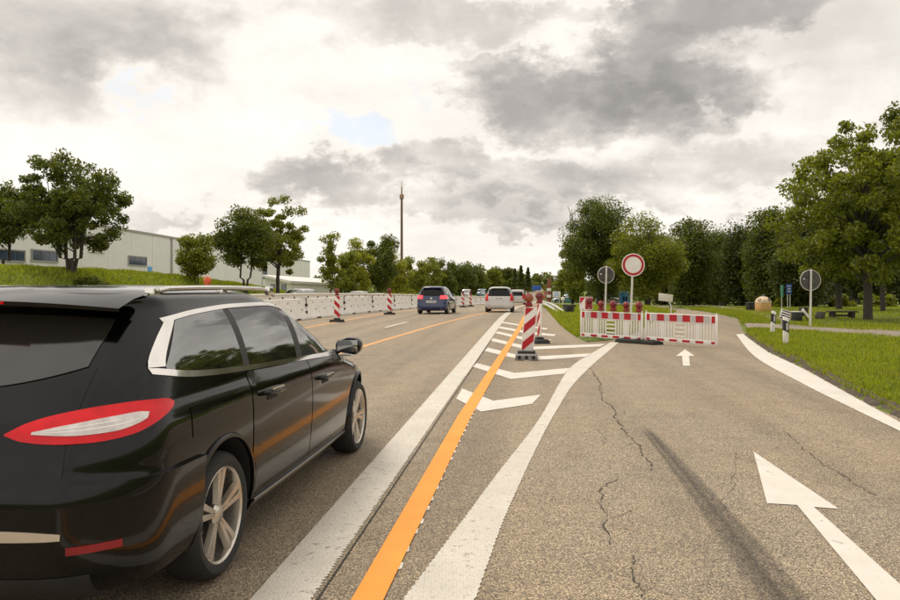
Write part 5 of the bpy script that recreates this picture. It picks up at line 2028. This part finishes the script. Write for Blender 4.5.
def round_sign_back(label, px, Y, zc, r, lean=0, zb=None):
    x = X_at(px, Y)
    zb = float(th(x, Y)) if zb is None else zb
    t = thing('round_sign', label, 'road sign', (x, Y, zb - .05), 0, 'round signs seen from behind', ry=lean)
    h = zc - zb + .05
    MB().tube([(0, -.055, 0), (0, -.055, h + r + .03)], .034, 12).build('pole', M['steelwhite'], t, smooth=50)
    p = disc(MB(), r, h, -.012, .004).build('sign_plate', M['sign_back'], t, smooth=40)
    rim = MB()
    pts = [(math.cos(a) * r, -.014, h + math.sin(a) * r) for a in np.linspace(0, 2 * math.pi, 41)]
    rim.tube(pts, .012, 6, caps=False).build('rim', M['steelwhite'], p, smooth=60)
    for dz in (-.14, .14):
        MB().box((0, -.03, h + dz), (.36, .03, .035)).build('bracket', M['sign_back'], t)
    MB().box((-r * .62, -.016, h + r * .12), (.05, .004, .04)).build('sticker', M['white'], p)


round_sign_back('round sign seen from behind on the grass island left of the ringed sign', 604.5, 26.5, z_at(275, 26.5), .30, R(1.6), zb=float(gz(26)) + .1)
round_sign_back('round sign seen from behind beside the footpath on the right', 809.5, 25.2, z_at(280.2, 25.2), .355, R(.8))
Y = 23.0
x = X_at(630.7, Y); zc = z_at(264.8, Y); zb = .1
t = thing('ringed_sign', 'round white sign with a red ring above the barrier fence', 'road sign', (x, Y, zb - .05), ry=R(2.2))
h = zc - zb + .05
MB().tube([(0, .05, 0), (0, .05, h + .30)], .034, 12).build('pole', M['steelwhite'], t, smooth=50)
pl = disc(MB(), .366, h, -.006, .006).build('sign_plate', M['white'], t, smooth=40)
rg = MB()
n = 48
vs, fs = [], []
for k in range(n):
    a = 2 * math.pi * k / n
    for r_ in (.335, .262):
        vs.append((math.cos(a) * r_, -.009, h + math.sin(a) * r_))
for k in range(n):
    k2 = (k + 1) % n
    fs.append((2 * k, 2 * k2, 2 * k2 + 1, 2 * k + 1))
rg.add(vs, fs).build('red_ring', M['red'], pl)
for dz in (-.15, .15):
    MB().box((0, .025, h + dz), (.4, .03, .035)).build('bracket', M['steel'], t)


def delineator(label, px, py, top, lean=0, rz=0):
    x, y = gpt(px, py)
    z = float(th(x, y))
    h = z_at(top, y) - z
    t = thing('delineator_post', label, 'roadside post', (x, y, z - .02), rz, 'white delineator posts', ry=lean)
    w, d = .115, .10
    prof = [(-w / 2, -d * .3), (0, -d * .6), (w / 2, -d * .3), (w / 2, d * .4), (-w / 2, d * .4)]
    m = MB().prism(prof, 0, h - .03)
    k = len(m.v)
    m.v[-5:] = [(p[0], p[1], p[2] + (.04 if p[0] <= 0 else .0)) for p in m.v[-5:]]
    m.build('post', M['white'], t, bevel=.006)
    g = .004
    pr = [(-w / 2 - g, -d * .3 - g * .5), (0, -d * .6 - g * 1.4), (w / 2 + g, -d * .3 - g * .5), (w / 2 + g, d * .4 + g), (-w / 2 - g, d * .4 + g)]
    zz = h * .68
    bnd = MB()
    vs = [(p[0], p[1], zz - .125 + p[0] * -.5) for p in pr] + [(p[0], p[1], zz + .125 + p[0] * -.5) for p in pr]
    bnd.add(vs, [(4, 3, 2, 1, 0), (5, 6, 7, 8, 9)] + [(i, (i + 1) % 5, 5 + (i + 1) % 5, 5 + i) for i in range(5)])
    b = bnd.build('black_band', M['black'], t)
    MB().box((.0, -d * .6 - .012, zz), (.042, .012, .17)).build('reflector', M['foil'], b)


delineator('nearer white delineator post in the grass verge', 785.8, 348, 316.3)
delineator('farther leaning white delineator post beside the footpath', 772.3, 335.5, 310.5, R(4))


def two_post_sign(name, label, px0, px1, py0, py1, pyb, mat, posts, Y, lines=True, ink='white'):
    xc = X_at((px0 + px1) / 2, Y); zb = float(th(xc, Y))
    w = (px1 - px0) / F * Y; z1, z0 = z_at(py0, Y) - zb, z_at(py1, Y) - zb
    t = thing(name, label, 'sign', (xc, Y, zb))
    for k in posts:
        MB().tube([(k * w, .03, -.1), (k * w, .03, z1 - .02)], .028, 8).build('post', M['steelwhite'], t, smooth=50)
    b = MB().box((0, -.01, (z0 + z1) / 2), (w, .03, z1 - z0)).build('board', mat, t, bevel=.006)
    if lines:
        for k in range(3):
            MB().box((-.02 * w, -.027, z1 - (z1 - z0) * (.22 + .25 * k)), (w * (.62 - .12 * (k % 2)), .003, (z1 - z0) * .10)).build('print_line', M[ink], b)
    return t


two_post_sign('blue_sign', 'blue information sign on two posts beyond the bins', 786.2, 791.8, 284, 294.2, 309, M['blue'], (-.22, .22), 49)
two_post_sign('green_sign', 'narrow green board on one post left of the blue sign', 780.6, 783.2, 285, 297, 309, M['green'], (0,), 47, False)
two_post_sign('info_board', 'pale information board with blue print on the grass island', 552.6, 560.4, 291.5, 297.5, 304, M['white'], (-.35, .35), 55, True, 'lblue')
Yb = 55
for k in range(3):
    pass
two_post_sign('road_sign', 'blue panel above the road works at the far end of the road', 532, 541, 285.6, 290.4, 299, M['blue'], (-.3, .3), 100, False)

# pale tilted board behind the fence
Y = 33.5
x = X_at(667, Y); zb = float(gz(Y)) + .12
t = thing('tilted_board', 'pale blank board tilted on a white post behind the fence', 'board', (x, Y, zb))
zc = z_at(297.6, Y) - zb
Mx = Matrix.Translation((-.06, 0, zc)) @ Matrix.Rotation(R(7), 4, 'Y') @ Matrix.Rotation(R(-14), 4, 'X')
bd = MB().box((0, 0, 0), (.66, .03, .36), Mx).build('board', M['beige'], t, bevel=.008)
MB().tube([(.19, .02, -.1), (.19, .02, zc * .45), (.12, .04, zc - .1)], .03, 8).build('post', M['white'], t, smooth=50)
MB().tube([(.19, .02, zc * .4), (-.05, .03, zc - .12)], .02, 8).build('brace', M['black'], t)


# guard rail on the island
def island_rail():
    t = thing('guard_rail', 'white double guard rail curving along the left edge of the grass island', 'guard rail')
    pts = [(569.5, 317.3, 33.5), (562.5, 311.4, 37.5), (556, 306.5, 43), (549.5, 303.3, 52), (542.5, 301.4, 66)]
    P = []
    for px, py, Y in pts:
        P.append((X_at(px, Y), Y, z_at(py, Y)))
    for dx, dz in ((0, 0), (-.22, -.10)):
        Q = [(p[0] + dx, p[1], p[2] + dz) for p in P]
        m = MB()
        vs = []
        for q in Q:
            for a, b2 in ((0, -.07), (-.03, -.035), (0, 0), (-.03, .035), (0, .07), (.03, .07), (.03, -.07)):
                vs.append((q[0] + a, q[1], q[2] + b2))
        n = 7
        m.add(vs, [(i * n + k, i * n + (k + 1) % n, (i + 1) * n + (k + 1) % n, (i + 1) * n + k) for i in range(len(Q) - 1) for k in range(n)] + [tuple(range(n)), tuple((len(Q) - 1) * n + k for k in range(n - 1, -1, -1))])
        m.build('rail', M['steelwhite'], t, smooth=30)
    for p in P:
        zb = float(gz(p[1])) - .1
        MB().box((p[0] + .05, p[1] + .05, (zb + p[2]) / 2), (.07, .09, p[2] - zb)).build('post', M['steel'], t)
    a = Vector(P[0]); g = gpt(574.5, 328)
    MB().tube([a, (g[0], g[1], .12)], .018, 8).build('end_bar', M['steelwhite'], t)


island_rail()
Y = 35
t = thing('foot_stack', 'stack of dark rubber base plates on the grass behind the guard rail end', 'base plates', (X_at(568.5, Y), Y, float(gz(Y)) + .12))
for k in range(4):
    MB().box((.03 * (k % 2), 0, .05 + .115 * k), (.40 - .02 * k, .75, .10), Matrix.Rotation(R(12 * k - 15), 4, 'Z')).build('base_plate', M['rubber'], t, bevel=.015, bseg=1)
Y = 40
t = thing('small_post_lamp', 'small pale lamp post behind the guard rail', 'lamp post', (X_at(562.8, Y), Y, float(gz(Y)) + .1))
zt = z_at(297, Y) - float(gz(Y)) - .1
MB().tube([(0, 0, 0), (0, 0, zt - .2)], .035, 8).build('post', M['steelwhite'], t, smooth=50)
MB().lathe([(.05, zt - .22), (.11, zt - .16), (.11, zt - .03), (.04, zt)], 14).build('lamp_head', M['white'], t, smooth=40)
Y = 58
t = thing('direction_post', 'red brown post with small pale plates at the road works', 'sign post', (X_at(549.3, Y), Y, float(gz(Y))))
zt = z_at(278.5, Y) - float(gz(Y))
rb_ = pm('red_brown_paint', (.23, .06, .035), .6, 0, .15, 4)
MB().box((0, 0, zt / 2), (.22, .16, zt)).build('post', rb_, t, bevel=.01)
MB().tube([(0, 0, zt * .55), (-.75, -.2, zt * .2)], .06, 6).build('strut', rb_, t)
for k, z in enumerate((.62, .40)):
    MB().box((-.05, -.11, zt * z), (.34, .03, .22)).build('plate', M['white'], t)

# blue machine behind the fence
Y = 62
t = thing('site_compressor', 'bright blue site machine with a white side panel under the ringed sign', 'machine', (X_at(624, Y), Y, float(gz(Y)) + .1))
w = 8.5 / F * Y
zt = z_at(291.5, Y) - float(gz(Y)) - .1
MB().prism([(-w / 2, .25), (w / 2, .25), (w / 2, zt * .75), (w * .3, zt), (-w * .35, zt), (-w / 2, zt * .8)], -.45, .45, Matrix.Rotation(R(90), 4, 'X')).build('casing', M['lblue'], t, bevel=.04)
MB().box((w * .62, -.2, zt * .68), (w * .35, .5, zt * .42)).build('side_panel', M['white'], t, bevel=.03)
for k in (-.3, .3):
    MB().box((k * w, 0, .12), (.10, .7, .26)).build('skid', M['steel'], t)
for k in (-.18, .12):
    MB().box((k * w, -.455, zt * .5), (w * .2, .02, zt * .3)).build('vent', M['dark'], t)


# ------------------------------------------------------------------ picnic area on the right
def igloo():
    x, Y = gpt(763.2, 313)
    Y += .5; x = X_at(763.2, Y)
    t = thing('bottle_bank', 'orange tan domed bottle bank standing on the grass', 'container', (x, Y, float(th(x, Y))), R(14))
    k = Y / F
    r = 7.6 * k; hb = 9.5 * k; hd = 15.6 * k
    MB().lathe([(r * 1.0, 0), (r * 1.03, hb * .5), (r, hb)], 8).build('body', M['tan'], t, bevel=.03)
    MB().lathe([(r * 1.04, hb - .02), (r * 1.0, hb + .1), (r * .82, hb + (hd - hb) * .58), (r * .45, hb + (hd - hb) * .92), (.02, hd)], 8).build('dome', M['tanlight'], t, smooth=30)
    for a in range(8):
        an = 2 * math.pi * (a + .5) / 8
        Mx = Matrix.Rotation(an, 4, 'Z') @ Matrix.Translation((r * .935, 0, hb * .5))
        MB().box((0, 0, 0), (.03, r * .58, hb * .8), Mx).build('panel', M['tan'], t, bevel=.008)
        if a % 2 == 0:
            Mx = Matrix.Rotation(an, 4, 'Z') @ Matrix.Translation((r * .80, 0, hb + (hd - hb) * .42)) @ Matrix.Rotation(R(52), 4, 'Y')
            MB().lathe([(.09, 0), (.10, .03), (.075, .04), (.07, .01)], 14, 0, Mx).build('drop_hole', M['dark'], t, smooth=40)
    MB().tube([(-.08, 0, hd - .02), (-.08, 0, hd + .08), (.08, 0, hd + .08), (.08, 0, hd - .02)], .015, 6).build('lifting_eye', M['steel'], t)


igloo()


def bin_(label, px, py, wpx, hpx, lid, group='dark litter bins'):
    x, Y = gpt(px, py)
    k = Y / F
    w, h = wpx * k, hpx * k
    t = thing('litter_bin', label, 'litter bin', (x, Y, float(th(x, Y))), R(8), group)
    MB().box((0, 0, h * .46), (w * .84, w * .8, h * .90), taper=1.08).build('body', M['black'], t, bevel=.02)
    MB().box((0, -.02, h * .95), (w * 1.04, w * .98, h * .09)).build('lid', M[lid], t, bevel=.015)
    for s in (-.3, .3):
        MB().lathe([(.09, -.03), (.09, .03)], 14, 0, Matrix.Translation((s * w, w * .4, .09)) @ Matrix.Rotation(R(90), 4, 'Y')).build('wheel', M['rubber'], t, smooth=40)


bin_('dark bin standing left of the orange bottle bank', 750.5, 312, 7.5, 9, 'sign_back')
bin_('dark bin with a pale lid left of the round sign pole', 797, 322.5, 8.5, 10.5, 'steelwhite')
bin_('dark bin partly behind the pole of the right round sign', 803.5, 317.5, 7, 8.5, 'sign_back')
bin_('small dark bin with a white lid far behind the fence', 684, 305.6, 4.4, 6, 'white')

# white leaning plank by the bin
x, Y = gpt(805.5, 322.5)
t = thing('leaning_plank', 'white plank leaning between the bin and the sign pole', 'plank', (x, Y, float(th(x, Y))))
k = Y / F
MB().box((0, 0, 0), (.10, .05, 10.5 * k), Matrix.Translation((0, 0, 8.2 * k)) @ Matrix.Rotation(R(-38), 4, 'Y')).build('board', M['white'], t, bevel=.006)
MB().tube([(.12, .03, -.05), (.0, .03, 8 * k)], .02, 6).build('prop', M['wood'], t)

# striped curve board
x, Y = gpt(785.5, 323)
t = thing('striped_board', 'black and white striped board tilted above the nearer delineator post', 'sign', (X_at(785.3, 24.5), 24.5, float(th(X_at(785.3, 24.5), 24.5))), R(10))
Yb = 24.5; k = Yb / F
zb = t.location.z
z1, z0 = z_at(309.3, Yb) - zb, z_at(320.6, Yb) - zb
w = 11.5 * k
Mx = Matrix.Translation((0, 0, (z0 + z1) / 2)) @ Matrix.Rotation(R(16), 4, 'Y')
bd = MB().box((0, 0, 0), (w, .02, (z1 - z0) * .86), Mx).build('board', M['white'], t, bevel=.004)
for q in range(4):
    MB().box((0.01 * q, -.0125, (z1 - z0) * (-.34 + .22 * q)), (w * .92, .004, (z1 - z0) * .10), Mx).build('black_stripe', M['black'], bd)
for s in (-.3, .3):
    MB().tube([(s * w, .03, -.1), (s * w, .03, (z0 + z1) / 2)], .022, 8).build('post', M['steel'], t, smooth=50)


def bench(label, px, py, wpx, hpx, rz=0):
    x, Y = gpt(px, py)
    k = Y / F
    w, h = wpx * k, hpx * k
    t = thing('picnic_bench', label, 'bench', (x, Y, float(th(x, Y))), rz, 'wooden picnic benches')
    for q in (-1, 0, 1):
        MB().box((0, q * .14, h - .03), (w, .125, .055)).build('plank', M['wood'], t, bevel=.006, bseg=1)
    for s in (-.34, .34):
        MB().box((s * w, 0, (h - .06) / 2), (.14, .34, h - .06)).build('leg', M['wood'], t, bevel=.01, bseg=1)
    MB().box((0, 0, .10), (w * .7, .07, .08)).build('stretcher', M['wood'], t)


bench('long dark wooden bench on the grass left of the maple trunk', 842, 320, 28, 6.8)
bench('low dark bench with a pale cover far beyond the exit road', 723, 306.8, 7, 3.2)
x, Y = gpt(819, 321)
t = thing('picnic_chair', 'small dark tilted seat on the grass left of the long bench', 'seat', (x, Y, float(th(x, Y))), R(20))
k = Y / F
MB().box((0, 0, 0), (.5 * 8 * k, .40, .05), Matrix.Translation((.05, 0, 2.2 * k)) @ Matrix.Rotation(R(-18), 4, 'Y')).build('seat', M['wood'], t, bevel=.008)
MB().box((0, 0, 0), (.05, .42, 5.4 * k), Matrix.Translation((.22 * 8 * k, 0, 4.6 * k)) @ Matrix.Rotation(R(28), 4, 'Y')).build('backrest', M['wood'], t, bevel=.008)
for s in (-.14, .14):
    MB().box((0, s, 1.0 * k), (.07, .06, 2.4 * k)).build('leg', M['wood'], t)
